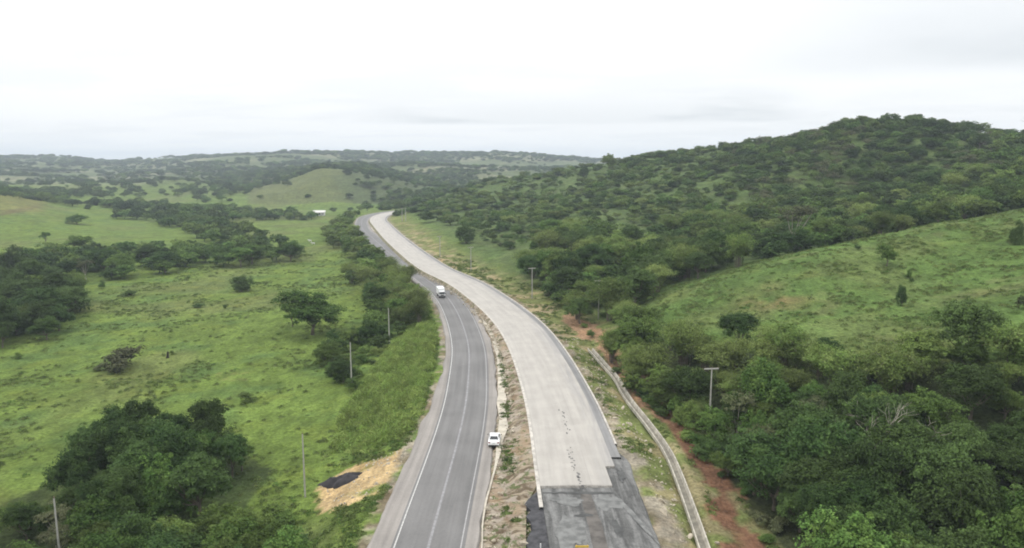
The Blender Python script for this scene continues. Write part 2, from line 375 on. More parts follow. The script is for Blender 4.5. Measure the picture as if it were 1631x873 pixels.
def ground_colour():
    n = len(fx); g = np.zeros((n, 3))
    n1 = fbm(fx, fy, 40, 4, 41); n2 = fbm(fx, fy, 9, 3, 43); n3 = fbm(fx, fy, 160, 3, 47)
    def lerp(a, b, t): return a * (1 - t[:, None]) + b * t[:, None]
    bright = np.array([0.117, 0.168, 0.036]); olive = np.array([0.085, 0.105, 0.036]); dull = np.array([0.125, 0.132, 0.052]); dark = np.array([0.045, 0.066, 0.022])
    lush = np.array([0.086, 0.140, 0.038])
    g[:] = bright
    g = lerp(g, lush[None] + 0 * g, sstep(n2, 0.5, 0.75) * 0.8)
    g = lerp(g, dull[None] + 0 * g, sstep(n1, 0.5, 0.7) * 0.5)
    # right slope
    rightside = sstep(fx - np.interp(fy, [0, 100, 200, 300, 600, 1200], [15, 15, 6, -25, -100, -200]), 0, 25) * (fy < 1200)
    hill = np.array([0.074, 0.112, 0.034]); hill2 = np.array([0.094, 0.124, 0.044])
    hc = lerp(hill[None] + 0 * g, hill2[None] + 0 * g, sstep(n2, 0.45, 0.7) * 0.7)
    g = lerp(g, hc, rightside)
    # grass hill
    gh = ((PXX > 1000) & (PYY > 325) & (fy < 222) & (fy > 100) & (fx > 20)).astype(float) * sstep(-fy, -218, -195) * sstep(fx, 22, 34)
    ghc = lerp(np.array([0.084, 0.136, 0.034])[None] + 0 * g, np.array([0.105, 0.142, 0.042])[None] + 0 * g, sstep(fbm(fx, fy, 14, 4, 53), 0.48, 0.7))
    ghc = lerp(ghc, np.array([0.17, 0.12, 0.07])[None] + 0 * g, sstep(fbm(fx, fy, 11, 3, 57), 0.62, 0.74) * 0.22)
    g = lerp(g, ghc, gh)
    brown = np.exp(-(((PXX - 1215) / 70) ** 2 + ((PYY - 475) / 16) ** 2)) * gh
    g = lerp(g, np.array([0.20, 0.12, 0.065])[None] + 0 * g, brown * sstep(n2, 0.35, 0.6) * 0.8)
    # far land
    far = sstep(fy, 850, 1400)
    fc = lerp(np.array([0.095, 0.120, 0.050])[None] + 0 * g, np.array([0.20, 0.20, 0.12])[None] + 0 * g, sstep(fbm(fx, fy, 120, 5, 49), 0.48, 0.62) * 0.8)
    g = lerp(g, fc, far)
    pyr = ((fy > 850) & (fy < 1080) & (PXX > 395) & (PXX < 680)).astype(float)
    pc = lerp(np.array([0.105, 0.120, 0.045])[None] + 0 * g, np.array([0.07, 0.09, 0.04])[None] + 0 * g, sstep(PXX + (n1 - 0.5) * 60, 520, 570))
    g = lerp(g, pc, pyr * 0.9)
    yl = ((fy > 540) & (fy < 760) & (PXX < 70) & (PYY < 338)).astype(float)
    g = lerp(g, np.array([0.155, 0.155, 0.05])[None] + 0 * g, yl * 0.8)
    mud = sstep(np.abs(PYY - (342 - 0.22 * PXX) - (n2 - 0.5) * 6), 4, 1) * (PXX < 62) * (fy > 480) * (fy < 800)
    g = lerp(g, np.array([0.12, 0.10, 0.05])[None] + 0 * g, mud * 0.8)
    # verge of the new road (yellowish), woodland floor, soils
    ver = sstep(-en, -22, -6) * (dn > 0) * (fy < 620) * (fy > -200)
    g = lerp(g, lerp(np.array([0.15, 0.165, 0.06])[None] + 0 * g, np.array([0.30, 0.24, 0.14])[None] + 0 * g, sstep(fbm(fx, fy, 4, 3, 61), 0.5, 0.68)), ver * np.interp(fy, [0, 120, 180, 400, 600], [0.75, 0.75, 0.95, 0.9, 0.4]))
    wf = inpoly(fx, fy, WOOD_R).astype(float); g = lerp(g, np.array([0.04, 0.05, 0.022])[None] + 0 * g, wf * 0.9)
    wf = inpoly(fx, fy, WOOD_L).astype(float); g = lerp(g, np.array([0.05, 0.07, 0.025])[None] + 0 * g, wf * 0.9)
    soil = smoothmask(fx, fy, SOIL_R, 1.6)
    sc = lerp(np.array([0.29, 0.185, 0.11])[None] + 0 * g, np.array([0.185, 0.10, 0.06])[None] + 0 * g, sstep(-fy, -135, -105))
    g = lerp(g, sc, soil * sstep(fbm(fx, fy, 5, 3, 67), 0.1, 0.3))
    g = lerp(g, np.array([0.46, 0.335, 0.175])[None] + 0 * g, smoothmask(fx, fy, SAND, 0.8) * sstep(fbm(fx, fy, 3, 3, 71), 0.2, 0.42))
    g = lerp(g, np.array([0.20, 0.14, 0.07])[None] + 0 * g, smoothmask(fx, fy, PATCHL, 2) * sstep(n2, 0.4, 0.6) * 0.6)
    # median and shoulders
    ed = lerp(np.array([0.34, 0.30, 0.23])[None] + 0 * g, np.array([0.24, 0.20, 0.13])[None] + 0 * g, sstep(fbm(fx, fy, 3, 3, 73), 0.4, 0.6))
    g = lerp(g, ed, (med & (fy < 760)).astype(float))
    es = ((eo < 0.9) | (en < 1.6)).astype(float) * (fy < 760)
    g = lerp(g, ed * 0.8, es * sstep(fbm(fx, fy, 2.5, 3, 79), 0.3, 0.5))
    return g
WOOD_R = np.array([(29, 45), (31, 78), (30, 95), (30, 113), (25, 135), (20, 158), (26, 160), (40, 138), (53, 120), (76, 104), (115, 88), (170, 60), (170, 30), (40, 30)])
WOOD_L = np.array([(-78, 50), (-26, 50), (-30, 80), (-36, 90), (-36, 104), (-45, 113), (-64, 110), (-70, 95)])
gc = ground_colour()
def ground_mat():
    t = NT('ground_mat'); p = t.pos()
    a = t.n('ShaderNodeAttribute', attribute_name='col').outputs['Color']
    big = t.noise(p, 0.05, 5, 0.6); mid = t.noise(p, 0.30, 5, 0.65, (1, 0.55, 1)); fine = t.noise(p, 1.6, 4, 0.7); st = t.noise(p, 0.9, 4, 0.7, (0.8, 0.8, 2))
    f = t.math('MULTIPLY', t.mr(big, 0.3, 0.7, 0.86, 1.14), t.mr(mid, 0.32, 0.68, 0.74, 1.22))
    f = t.math('MULTIPLY', f, t.mr(fine, 0.3, 0.7, 0.72, 1.26))
    c = t.gain(a, f)
    spots = t.mr(st, 0.56, 0.66, 0, 0.65); c = t.mix(spots, c, t.gain(t.mix(0.0, a, a), t.mr(fine, 0, 1, 0.35, 0.65)))
    yel = t.mr(t.noise(p, 0.11, 5, 0.6), 0.5, 0.70, 0, 0.30); yc = t.n('ShaderNodeMix', data_type='RGBA', blend_type='MULTIPLY'); yc.inputs[0].default_value = 1.0
    t.L.new(c, yc.inputs[6]); yc.inputs[7].default_value = (1.40, 1.10, 0.85, 1)
    c = t.mix(yel, c, yc.outputs[2])
    t.col(c); h = t.math('ADD', t.math('MULTIPLY', mid, 2.0), t.math('ADD', fine, st)); t.bump(h, 0.7, 0.55)
    t.b.inputs['Roughness'].default_value = 1.0; t.b.inputs['Specular IOR Level'].default_value = 0.1
    return t.m
M_ground = ground_mat()
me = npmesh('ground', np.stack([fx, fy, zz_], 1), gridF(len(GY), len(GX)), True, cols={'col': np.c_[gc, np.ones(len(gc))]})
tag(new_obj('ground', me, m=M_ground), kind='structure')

# ------------------------------------------------------------------ roads
def sweep(c, offs, zs, i0, i1, name, m, uvs=True, kind='structure', jitter=None, thick=None, parent=None):
    """offs: lateral offsets (right +), zs: height per offset. c resampled between arc indices"""
    nrm, tan = normals2(c); c_ = c[i0:i1]; nn = nrm[i0:i1]; k = len(offs)
    V = []
    of = np.broadcast_to(np.asarray(offs, float), (len(c_), k)).copy(); zz = np.broadcast_to(np.asarray(zs, float), (len(c_), k)).copy()
    if jitter is not None: of, zz = jitter(c_, of, zz)
    X = c_[:, 0, None] + nn[:, 0, None] * of; Y = c_[:, 1, None] + nn[:, 1, None] * of
    V = np.stack([X, Y, zz], -1).reshape(-1, 3)
    s = np.r_[0, np.cumsum(np.hypot(*np.diff(c_[:, :2], axis=0).T))]
    UV = np.stack([of, np.broadcast_to(s[:, None], of.shape)], -1).reshape(-1, 2)
    F = gridF(len(c_), k)
    me = npmesh(name, V, F, False, uv=UV)
    o = new_obj(name, me, parent, m)
    if kind: o['kind'] = kind
    return o
def ai(c, Y):     # arc index where the line first passes Y
    return int(np.argmax(c[:, 1] > Y))
def asphalt_mat(name, base, tracks, tw, streak=0.12):
    t = NT(name); uv = t.n('ShaderNodeUVMap').outputs[0]; p = t.pos()
    sep = t.n('ShaderNodeSeparateXYZ'); t.L.new(uv, sep.inputs[0])
    f = t.mr(t.noise(uv, 1.0, 5, 0.6, (1.3, 0.03, 1)), 0.3, 0.7, 1 - streak, 1 + streak)
    f = t.math('MULTIPLY', f, t.mr(t.noise(p, 3.0, 4, 0.7), 0.3, 0.7, 0.93, 1.07))
    f = t.math('MULTIPLY', f, t.mr(t.noise(p, 0.12, 4, 0.6), 0.3, 0.7, 0.9, 1.1))
    c = t.gain(t.mix(0.0, base, base), f)
    for x0, amt in tracks:      # worn wheel paths, lighter
        d = t.math('ABSOLUTE', t.math('SUBTRACT', sep.outputs[0], x0))
        k = t.mr(d, 0.12, tw, amt, 0.0); c = t.mix(k, c, tuple(min(1, q * 1.45) for q in base))
    t.col(c); t.bump(t.noise(p, 12, 3), 0.2, 0.02); t.b.inputs['Roughness'].default_value = 0.8
    return t.m
M_asph = asphalt_mat('worn_asphalt', (0.150, 0.145, 0.140), [(-2.6, 0.12), (-1.0, .12), (1.0, 0.12), (2.6, 0.12)], 0.5)
M_should = asphalt_mat('dusty_shoulder', (0.235, 0.215, 0.195), [], 0.5, 0.16)
M_paint = plain('road_paint', (0.43, 0.42, 0.40), 0.7, var=0.3, sc=6)
M_seam = plain('faded_centre_paint', (0.235, 0.228, 0.23), 0.8, var=0.2, sc=1.5)
M_paintw = plain('worn_centre_paint', (0.31, 0.30, 0.295), 0.8, var=0.25, sc=5)
i0, i1 = 20, len(OLD) - 2
ys_ = OLD[:, 1]
def jl(c_, of, zz):
    y = c_[:, 1]; wl_ = np.interp(y, [60, 110, 150, 300], [3.3, 3.0, 1.7, 1.0]) + (fbm(y, y * 0, 6, 4, 3) - 0.5) * 0.9
    of[:, 0] = -HO - wl_ ; of[:, 1] = -HO - wl_ + 0.3; of[:, -1] = HO + 2.1 + (fbm(y, y * 0 + 9, 5, 4, 8) - 0.5) * 1.2; of[:, -2] = of[:, -1] - 0.2
    zz[:, 0] = -0.3; zz[:, -1] = -0.3; return of, zz
sweep(OLD, [-6.5, -6.2, 0, 5.2, 5.4], [-0.3, 0.0, 0.0, 0.0, -0.3], i0, i1, 'road_shoulder', M_should, jitter=jl)
old_o = sweep(OLD, [-HO - 0.35, -1.9, 0, 1.9, HO + 0.45], [0.012, 0.03, 0.04, 0.03, 0.012], i0, i1, 'old_road', M_asph)
for nm, off, wd, mt in (('edge_line', -HO, 0.16, M_paint), ('edge_line', HO, 0.15, M_paintw), ('centre_line', 0.1, 0.30, M_seam)):
    def jw(c_, of, zz, off=off):
        return of, zz
    zb = 0.04 - abs(off) * 0.0075 + 0.006
    sweep(OLD, [off - wd / 2, off + wd / 2], [zb, zb], i0, i1, nm, mt, parent=old_o, kind='structure')

# concrete carriageway
def concrete_mat():
    t = NT('new_concrete'); uv = t.n('ShaderNodeUVMap').outputs[0]; p = t.pos(); sep = t.n('ShaderNodeSeparateXYZ'); t.L.new(uv, sep.inputs[0])
    f = t.mr(t.noise(uv, 1.0, 5, 0.6, (0.9, 0.05, 1)), 0.3, 0.7, 0.90, 1.07)
    f = t.math('MULTIPLY', f, t.mr(t.noise(p, 0.25, 5, 0.65), 0.35, 0.65, 0.93, 1.04))
    c = t.gain(t.mix(0.0, (0.375, 0.350, 0.315), (0, 0, 0)), f)
    # transverse joints every 5 m and a longitudinal joint
    fr = t.math('FRACT', t.math('DIVIDE', sep.outputs[1], 5.0)); j = t.mr(t.math('ABSOLUTE', t.math('SUBTRACT', fr, 0.5)), 0.485, 0.498, 0, 0.2)
    j2 = t.mr(t.math('ABSOLUTE', t.math('SUBTRACT', sep.outputs[0], 1.35)), 0.02, 0.07, 0.3, 0)
    c = t.mix(t.math('MAXIMUM', j, j2), c, (0.22, 0.21, 0.20))
    # grey dusty film and water stains on the outer lane
    k = t.math('MULTIPLY', t.mr(sep.outputs[0], 2.0, 4.6, 0, 1), t.mr(t.noise(uv, 1, 5, 0.7, (0.6, 0.035, 1), 1.0), 0.38, 0.62, 0, 1))
    c = t.mix(t.math('MULTIPLY', k, 0.55), c, (0.23, 0.225, 0.225))
    t.col(c); t.bump(t.noise(p, 8, 3), 0.15, 0.02); t.b.inputs['Roughness'].default_value = 0.75
    return t.m
M_conc = concrete_mat()
M_kerb = plain('pale_kerb_concrete', (0.43, 0.40, 0.355), 0.8, var=0.25, sc=1.2)
M_side = plain('slab_side', (0.30, 0.28, 0.25), 0.9, var=0.2)
n0 = ai(NEW, 87.3); n0b = ai(NEW, 93.4); n1 = len(NEW) - 2
SLAB = sweep(NEW, [-HN - 0.01, -HN, -2.0, 1.4, 4.0, 4.01], [0.7, ZN, ZN + .03, ZN + .03, ZN, 0.7], n0, n1, 'concrete_road', M_conc)
sweep(NEW, [4.012, HN, HN + 0.01], [ZN, ZN, 0.7], n0b, n1, 'concrete_road_edge', M_conc)
# end face of the slab
def endface(c, i, a, b, z0, z1, name):
    nrm, tan = normals2(c); P = c[i, :2]; n = nrm[i]; t = tan[i]
    k = 40; rows = []
    for q in range(k + 1):
        o = a + (b - a) * q / k; j = 0.18 * (random.random()); jj = 0.06 * random.random()
        rows.append([(*(P + n * o + t * 0.02), z1 + 0.004), (*(P + n * o - t * (0.10 + jj)), z1 - 0.02), (*(P + n * o - t * (0.16 + j)), z0)])
    V = np.array(rows).reshape(-1, 3); me = npmesh(name, V, gridF(k + 1, 3), False); o = new_obj(name, me, m=M_side); o['kind'] = 'structure'; return o
endface(NEW, n0, -HN, 4.0, 0.62, ZN + 0.005, 'slab_end'); endface(NEW, n0b, 4.0, HN, 0.62, ZN + 0.005, 'slab_end')
# grey shoulder on the right of the slab, kerbs
M_gsh = asphalt_mat('grey_shoulder', (0.20, 0.195, 0.19), [], 0.5, 0.2)
sweep(NEW, [HN + 0.012, HN + 1.35, HN + 1.6], [ZN - 0.03, ZN - 0.06, 0.5], ai(NEW, 96), n1, 'shoulder', M_gsh)
sweep(NEW, [HN + 1.30, HN + 1.301, HN + 1.33, HN + 1.58, HN + 1.60, HN + 1.601], [0.8, ZN + 0.09, ZN + 0.12, ZN + 0.12, ZN + 0.09, 0.4], ai(NEW, 101.5), n1, 'kerb', M_kerb)
sweep(NEW, [-HN - 0.50, -HN - 0.499, -HN - 0.47, -HN - 0.05, -HN - 0.02, -HN - 0.018], [0.3, ZN + 0.03, ZN + 0.05, ZN + 0.05, ZN + 0.03, 0.7], n0 - 4, n1, 'kerb', M_kerb)

# gravel base in front of the slab
def base_mat():
    t = NT('gravel_base'); uv = t.n('ShaderNodeUVMap').outputs[0]; p = t.pos()
    f = t.mr(t.noise(uv, 1.0, 5, 0.65, (0.8, 0.09, 1), 0.6), 0.36, 0.64, 0.55, 1.25)
    f = t.math('MULTIPLY', f, t.mr(t.noise(p, 0.7, 5, 0.7, dist=0.8), 0.35, 0.65, 0.82, 1.15)); f = t.math('MULTIPLY', f, t.mr(t.noise(p, 6, 3, 0.7), 0.3, 0.7, 0.85, 1.15))
    t.col(t.gain(t.mix(0, (0.145, 0.143, 0.137), (0, 0, 0)), f)); t.bump(t.noise(p, 3, 5, 0.7), 0.5, 0.1); return t.m
M_base = base_mat()
bi0, bi1 = 20, n0b + 6
def jb(c_, of, zz):
    y = c_[:, 1]; r = np.interp(y, [40, 74, 85, 95, 100, 103], [7.3, 7.3, 7.8, 8.2, 7.6, 7.0]) + (fbm(y, y * 0, 4, 4, 15) - 0.5) * 0.9
    for q, f_ in ((3, 0.62), (4, 0.93), (5, 1.0)): of[:, q] = r * f_ + (0.001 * q)
    zz[:, 5] = 0.1; zz[:, 4] = 0.62; return of, zz
sweep(NEW, [-HN - 0.3, -HN + 0.05, 0, 5, 8, 9], [0.3, 0.70, 0.74, 0.72, 0.66, 0.1], bi0, bi1, 'gravel_base', M_base, jitter=jb)
M_darkas = plain('fresh_black_asphalt', (0.05, 0.049, 0.052), 0.9, var=0.4, sc=1.2)
def jd(c_, of, zz):
    y = c_[:, 1]; of[:, 0] = -HN - np.interp(y, [60, 74, 84, 88.5], [2.4, 2.4, 1.9, 0.2]) + (fbm(y, y * 0, 1.2, 4, 19) - 0.5) * 1.8; of[:, 1] = of[:, 0] + 0.15; zz[:, 0] = 0.1
    return of, zz
sweep(NEW, [-HN - 2, -HN - 1.9, -HN - 0.3, -HN + 0.0], [0.2, 0.66, 0.755, 0.752], bi0, ai(NEW, 88.5), 'black_asphalt_strip', M_darkas, jitter=jd)
M_wet = plain('damp_brown_strip', (0.105, 0.095, 0.085), 0.9, var=0.3, sc=0.8)
def jwet(c_, of, zz):
    y = c_[:, 1]; of[:, 0] += (fbm(y, y * 0, 3, 3, 23) - 0.5) * 0.6; of[:, 1] += (fbm(y, y * 0 + 5, 3, 3, 27) - 0.5) * 0.7; return of, zz
sweep(NEW, [-0.35, 1.1], [0.752, 0.752], bi0, n0 - 0, 'damp_strip', M_wet, jitter=jwet)
M_pale = plain('pale_dusty_patch', (0.155, 0.155, 0.148), 0.9, var=0.28, sc=1.0)
M_dkp = plain('dark_wet_patch', (0.075, 0.075, 0.072), 0.8, var=0.3, sc=1.0)
def patch(name, cx, cy, rx, ry, z, m, seed, n=40, rot=0.0):
    r = np.random.default_rng(seed); ph = r.random(6) * 6.28
    a = np.linspace(0, 2 * np.pi, n, endpoint=False)
    k = 1 + 0.16 * np.sin(2 * a + ph[0]) + 0.14 * np.sin(3 * a + ph[1]) + 0.1 * np.sin(5 * a + ph[2]) + 0.07 * np.sin(9 * a + ph[3]) + 0.05 * np.sin(14 * a + ph[4])
    x = rx * k * np.cos(a); y = ry * k * np.sin(a); c, s = math.cos(rot), math.sin(rot)
    V = np.stack([cx + x * c - y * s, cy + x * s + y * c, np.full(n, z)], 1)
    me = bpy.data.meshes.new(name); me.from_pydata([tuple(v) for v in V], [], [tuple(range(n))]); o = new_obj(name, me, m=m); o['kind'] = 'structure'; return o
patch('pale_patch', 6.9, 84.3, 1.9, 1.2, 0.762, M_pale, 1); patch('pale_patch', 11.9, 84.0, 1.5, 2.3, 0.748, M_pale, 2); patch('pale_patch', 6.6, 76.5, 1.6, 4.0, 0.762, M_pale, 3)
patch('dark_patch', 8.6, 80.6, 1.2, 0.35, 0.766, M_dkp, 4); patch('dark_patch', 12.1, 77.5, 0.5, 2.0, 0.762, M_dkp, 6); patch('dark_patch', 8.9, 86.5, 4.6, 0.30, 0.770, M_dkp, 7); patch('dark_patch', 14.6, 80, .3, 6.0, 0.756, M_pale, 8, rot=0.25)
patch('dark_patch', 14.6, 91.5, 0.5, 1.6, 0.80, M_dkp, 9)
# dark prints on the fresh concrete
M_print = plain('dark_prints', (0.13, 0.125, 0.12), 0.8, var=0.3)
V = []; F = []
nrm, tan = normals2(NEW)
def pr(px, py, w_, l_):
    x, y = G(px, py, ZN + 0.03); k = len(V)
    for q in range(6):
        a = q / 6 * 6.283 + random.random() * 0.5; V.append((x + w_ * math.cos(a), y + l_ * math.sin(a), 1.041 + 0.0)); 
    F.append(tuple(range(k, k + 6)))
for q in range(12): pr(892.5 + q * 1.1 + random.uniform(-3.5, 3.5), 652 + q * 3.0 + random.uniform(-2, 2), random.uniform(.08, .2), random.uniform(.15, .5))
pr(903, 690, .14, .5)
for q in range(26): pr(906 + q * 0.8 + random.uniform(-4, 4), 714 + q * 2.55 + random.uniform(-1.5, 1.5), random.uniform(.08, .26), random.uniform(.12, .4))
me = bpy.data.meshes.new('stain'); me.from_pydata(V, [], F); o = new_obj('dark_stain', me, m=M_print); o['kind'] = 'structure'

# earth slope of the median, with rills
NEWF = curve(NEW[::4], 0.35, 6); OLDF = curve(OLD[::4], 0.35, 6)
def earth_mat():
    t = NT('rilled_earth'); p = t.pos(); uv = t.n('ShaderNodeUVMap').outputs[0]
    n = t.noise(uv, 1.0, 5, 0.65, (0.35, 1.0, 1), 0.6); c = t.mix(t.mr(n, 0.38, 0.6), (0.35, 0.29, 0.205), (0.12, 0.088, 0.055))
    c = t.mix(t.mr(t.noise(p, 0.35, 4), 0.46, 0.60, 0, 0.75), c, (0.40, 0.34, 0.28))
    c = t.mix(t.mr(t.noise(p, 0.22, 3, 0.5, (1, .35, 1)), 0.56, 0.66, 0, 0.5), c, (0.30, 0.20, 0.115))
    c = t.mix(t.mr(t.noise(p, 0.8, 5, 0.7), 0.53, 0.60, 0, 0.9), c, (0.10, 0.125, 0.045))
    sep = t.n('ShaderNodeSeparateXYZ'); t.L.new(p, sep.inputs[0])
    c = t.mix(t.mr(sep.outputs[1], 170, 300, 0, 0.6), c, (0.19, 0.185, 0.11))
    t.col(c); t.bump(t.noise(p, 2.2, 5, 0.7), 1.0, 0.35); return t.m
M_earth = earth_mat()
def build_median():
    a, b = ai(NEWF, 40), ai(NEWF, 640); nn, tt = normals2(NEWF)
    c = NEWF[a:b]; n_ = nn[a:b]; K = 16
    # far side of the strip: right edge of the old road's dirt path
    do_, io_ = roadinfo(OLD, c[:, 0], c[:, 1]); gap = np.abs(do_) - HN - 0.5 - (HO + 2.0)      # width between
    gap = np.clip(gap, 1.5, 40)
    rows = []; UV = []
    s = np.arange(len(c)) * 0.35
    st = HN + np.interp(c[:, 1], [60, 74, 84, 88.5], [2.5, 2.5, 2.0, 0.5]); gap = np.maximum(gap + HN + 0.5 - st, 1.2)
    for k in range(K):
        f = k / (K - 1); off = st + gap * f
        h0 = ZN - 0.36 * (c[:, 1] < 88.3); prof = sstep(np.full(len(c), f), 0.05, 0.72)
        z = h0 * (1 - prof) + (-0.05) * prof
        rill = np.abs(((fbm(s, f * 2.5 + 0 * s, 1.9, 3, 91)) - 0.5)) * 2
        z = z + (0.45 - rill * 2.2) * 0.62 * math.sin(math.pi * min(1, f * 1.25)) ** 0.7 * (f < 0.85)
        z = z + (fbm(s, 0 * s + f * gap, 1.0, 3, 95) - 0.5) * 0.28 * (0.04 < f < 0.97)
        if k == K - 1: z = np.full(len(c), -0.35)
        if k == 0: z = h0 - 0.02
        rows.append(np.stack([c[:, 0] - n_[:, 0] * off, c[:, 1] - n_[:, 1] * off, z], 1)); UV.append(np.stack([off * np.ones(len(c)), s], 1))
    V = np.stack(rows, 1).reshape(-1, 3); U = np.stack(UV, 1).reshape(-1, 2)
    me = npmesh('earth_slope', V, gridF(len(c), K, True), True, uv=U); o = new_obj('earth_slope', me, m=M_earth); o['kind'] = 'structure'
build_median()
M_path = plain('pale_dirt_path', (0.42, 0.38, 0.31), 0.95, var=0.2, sc=0.6)
def jp(c_, of, zz):
    y = c_[:, 1]; wob = (fbm(y, y * 0, 14, 3, 33) - 0.5) * 1.6
    w2 = np.interp(y, [60, 95, 112, 130, 200, 300], [0.05, 0.15, 0.7, 0.75, 0.45, 0.35]) * (0.7 + 0.6 * fbm(y, y * 0, 5, 3, 35))
    of[:, 0] = HO + 2.3 + wob * 0.6; of[:, 1] = of[:, 0] + w2 * 2; return of, zz
sweep(OLD, [HO + 1, HO + 2], [0.10, 0.13], ai(OLD, 60), ai(OLD, 560), 'dirt_path', M_path, jitter=jp)

# drainage channel of concrete (two rims and a bed)
M_ditch = plain('weathered_channel_concrete', (0.40, 0.37, 0.31), 0.9, var=0.25, sc=1.0)
M_bed = plain('channel_bed', (0.20, 0.185, 0.15), 0.95, var=0.25, sc=1.0)
def ditch():
    o = sweep(DIT, [-0.66, -0.65, -0.50, -0.36, 0.36, 0.50, 0.65, 0.66], [ZD - 0.5, ZD + 0.10, ZD + 0.10, ZD - 0.5, ZD - 0.5, ZD + 0.10, ZD + 0.10, ZD - 0.5], 0, len(DIT), 'drainage_channel', [M_ditch, M_bed])
    idx = np.tile([0, 0, 0, 1, 0, 0, 0], len(DIT) - 1); o.data.polygons.foreach_set('material_index', idx.astype(np.int32))
ditch()

# ------------------------------------------------------------------ rocks and piles
def rock_mesh(name, seed, r=1.0):
    bm = bmesh.new(); bmesh.ops.create_icosphere(bm, subdivisions=2, radius=r); rr = random.Random(seed)
    sh = [rr.uniform(0.6, 1.2) for _ in range(3)]
    for v in bm.verts:
        k = 1 + rr.uniform(-0.16, 0.16); v.co = Vector((v.co.x * sh[0] * k, v.co.y * sh[1] * k, v.co.z * sh[2] * 0.7 * k))
    me = bpy.data.meshes.new(name); bm.to_mesh(me); bm.free(); return me
M_rock = plain('pale_rubble', (0.40, 0.35, 0.27), 0.95, var=0.25, sc=0.8)
def stuff_instances(name, P, rot, scl, idx, protos, label=None):
    me = bpy.data.meshes.new(name); me.vertices.add(len(P)); me.vertices.foreach_set('co', np.asarray(P, np.float32).ravel())
    for nm, arr, ty in (('rot', rot, 'FLOAT_VECTOR'), ('scl', scl, 'FLOAT_VECTOR')):
        a = me.attributes.new(nm, ty, 'POINT'); a.data.foreach_set('vector', np.asarray(arr, np.float32).ravel())
    a = me.attributes.new('pick', 'INT', 'POINT'); a.data.foreach_set('value', np.asarray(idx, np.int32))
    o = new_obj(name, me); o['kind'] = 'stuff'
    if label: o['label'] = label
    g = bpy.data.node_groups.new(name + '_nodes', 'GeometryNodeTree'); N = g.nodes; L = g.links
    g.interface.new_socket('Geometry', in_out='INPUT', socket_type='NodeSocketGeometry'); g.interface.new_socket('Geometry', in_out='OUTPUT', socket_type='NodeSocketGeometry')
    gi = N.new('NodeGroupInput'); go = N.new('NodeGroupOutput'); ip = N.new('GeometryNodeInstanceOnPoints'); jn = N.new('GeometryNodeJoinGeometry')
    for q in protos[::-1]:
        oi = N.new('GeometryNodeObjectInfo'); oi.inputs['Object'].default_value = q; oi.inputs['As Instance'].default_value = True; L.new(oi.outputs['Geometry'], jn.inputs[0])
    def na(nm, ty, out='Attribute'):
        x = N.new('GeometryNodeInputNamedAttribute'); x.data_type = ty; x.inputs['Name'].default_value = nm; return [s for s in x.outputs if s.enabled and s.name == 'Attribute'][0]
    L.new(gi.outputs[0], ip.inputs['Points']); L.new(jn.outputs[0], ip.inputs['Instance']); ip.inputs['Pick Instance'].default_value = True
    L.new(na('pick', 'INT'), ip.inputs['Instance Index']); L.new(na('rot', 'FLOAT_VECTOR'), ip.inputs['Rotation']); L.new(na('scl', 'FLOAT_VECTOR'), ip.inputs['Scale'])
    L.new(ip.outputs[0], go.inputs[0])
    md = o.modifiers.new('scatter', 'NODES'); md.node_group = g
    return o
PROTO = []
def proto(name, me, m):
    o = bpy.data.objects.new(name, me); me.materials.clear()
    for q in (m if isinstance(m, list) else [m]): me.materials.append(q)
    PROTO.append(o); return o
rocks = [proto('stone', rock_mesh('stone', k, 1.0), M_rock) for k in range(4)]
def along(c, Y0, Y1, n, o0, o1):
    k = RNG.integers(ai(c, Y0), ai(c, Y1), n); nn, _ = normals2(c); of = RNG.uniform(o0, o1, n)
    return c[k, 0] + nn[k, 0] * of, c[k, 1] + nn[k, 1] * of
def rubble():
    xs, ys, zs, ss = [], [], [], []
    x, y = along(NEW, 60, 300, 1500, -HN - 3.2, -HN - 0.8); xs.append(x); ys.append(y); zs.append(np.full(len(x), 0.35)); ss.append(RNG.gamma(1.6, 0.06, len(x)) + 0.04)
    x, y = along(OLD, 60, 200, 700, HO + 2.4, HO + 4.2); xs.append(x); ys.append(y); zs.append(np.full(len(x), 0.03)); ss.append(RNG.gamma(1.5, 0.06, len(x)) + 0.04)
    x, y = along(NEW, 66, 170, 500, HN + 2.0, HN + 7); k = y > 101; x = np.where(k, x, x + 2); xs.append(x); ys.append(y); zs.append(hgt(x, y) + 0.02); ss.append(RNG.gamma(1.6, 0.06, len(x)) + 0.05)
    x = RNG.uniform(SAND[:, 0].min(), SAND[:, 0].max(), 500); y = RNG.uniform(SAND[:, 1].min(), SAND[:, 1].max(), 500); k = inpoly(x, y, SAND); x, y = x[k], y[k]; xs.append(x); ys.append(y); zs.append(hgt(x, y) + 0.02); ss.append(RNG.gamma(1.4, 0.045, len(x)) + 0.03)
    x = np.concatenate(xs); y = np.concatenate(ys); z = np.concatenate(zs); s = np.concatenate(ss); n = len(x)
    stuff_instances('rubble', np.stack([x, y, z], 1), RNG.uniform(0, 6.28, (n, 3)), np.stack([s, s, s * 0.8], 1), RNG.integers(0, 4, n), rocks)
rubble()
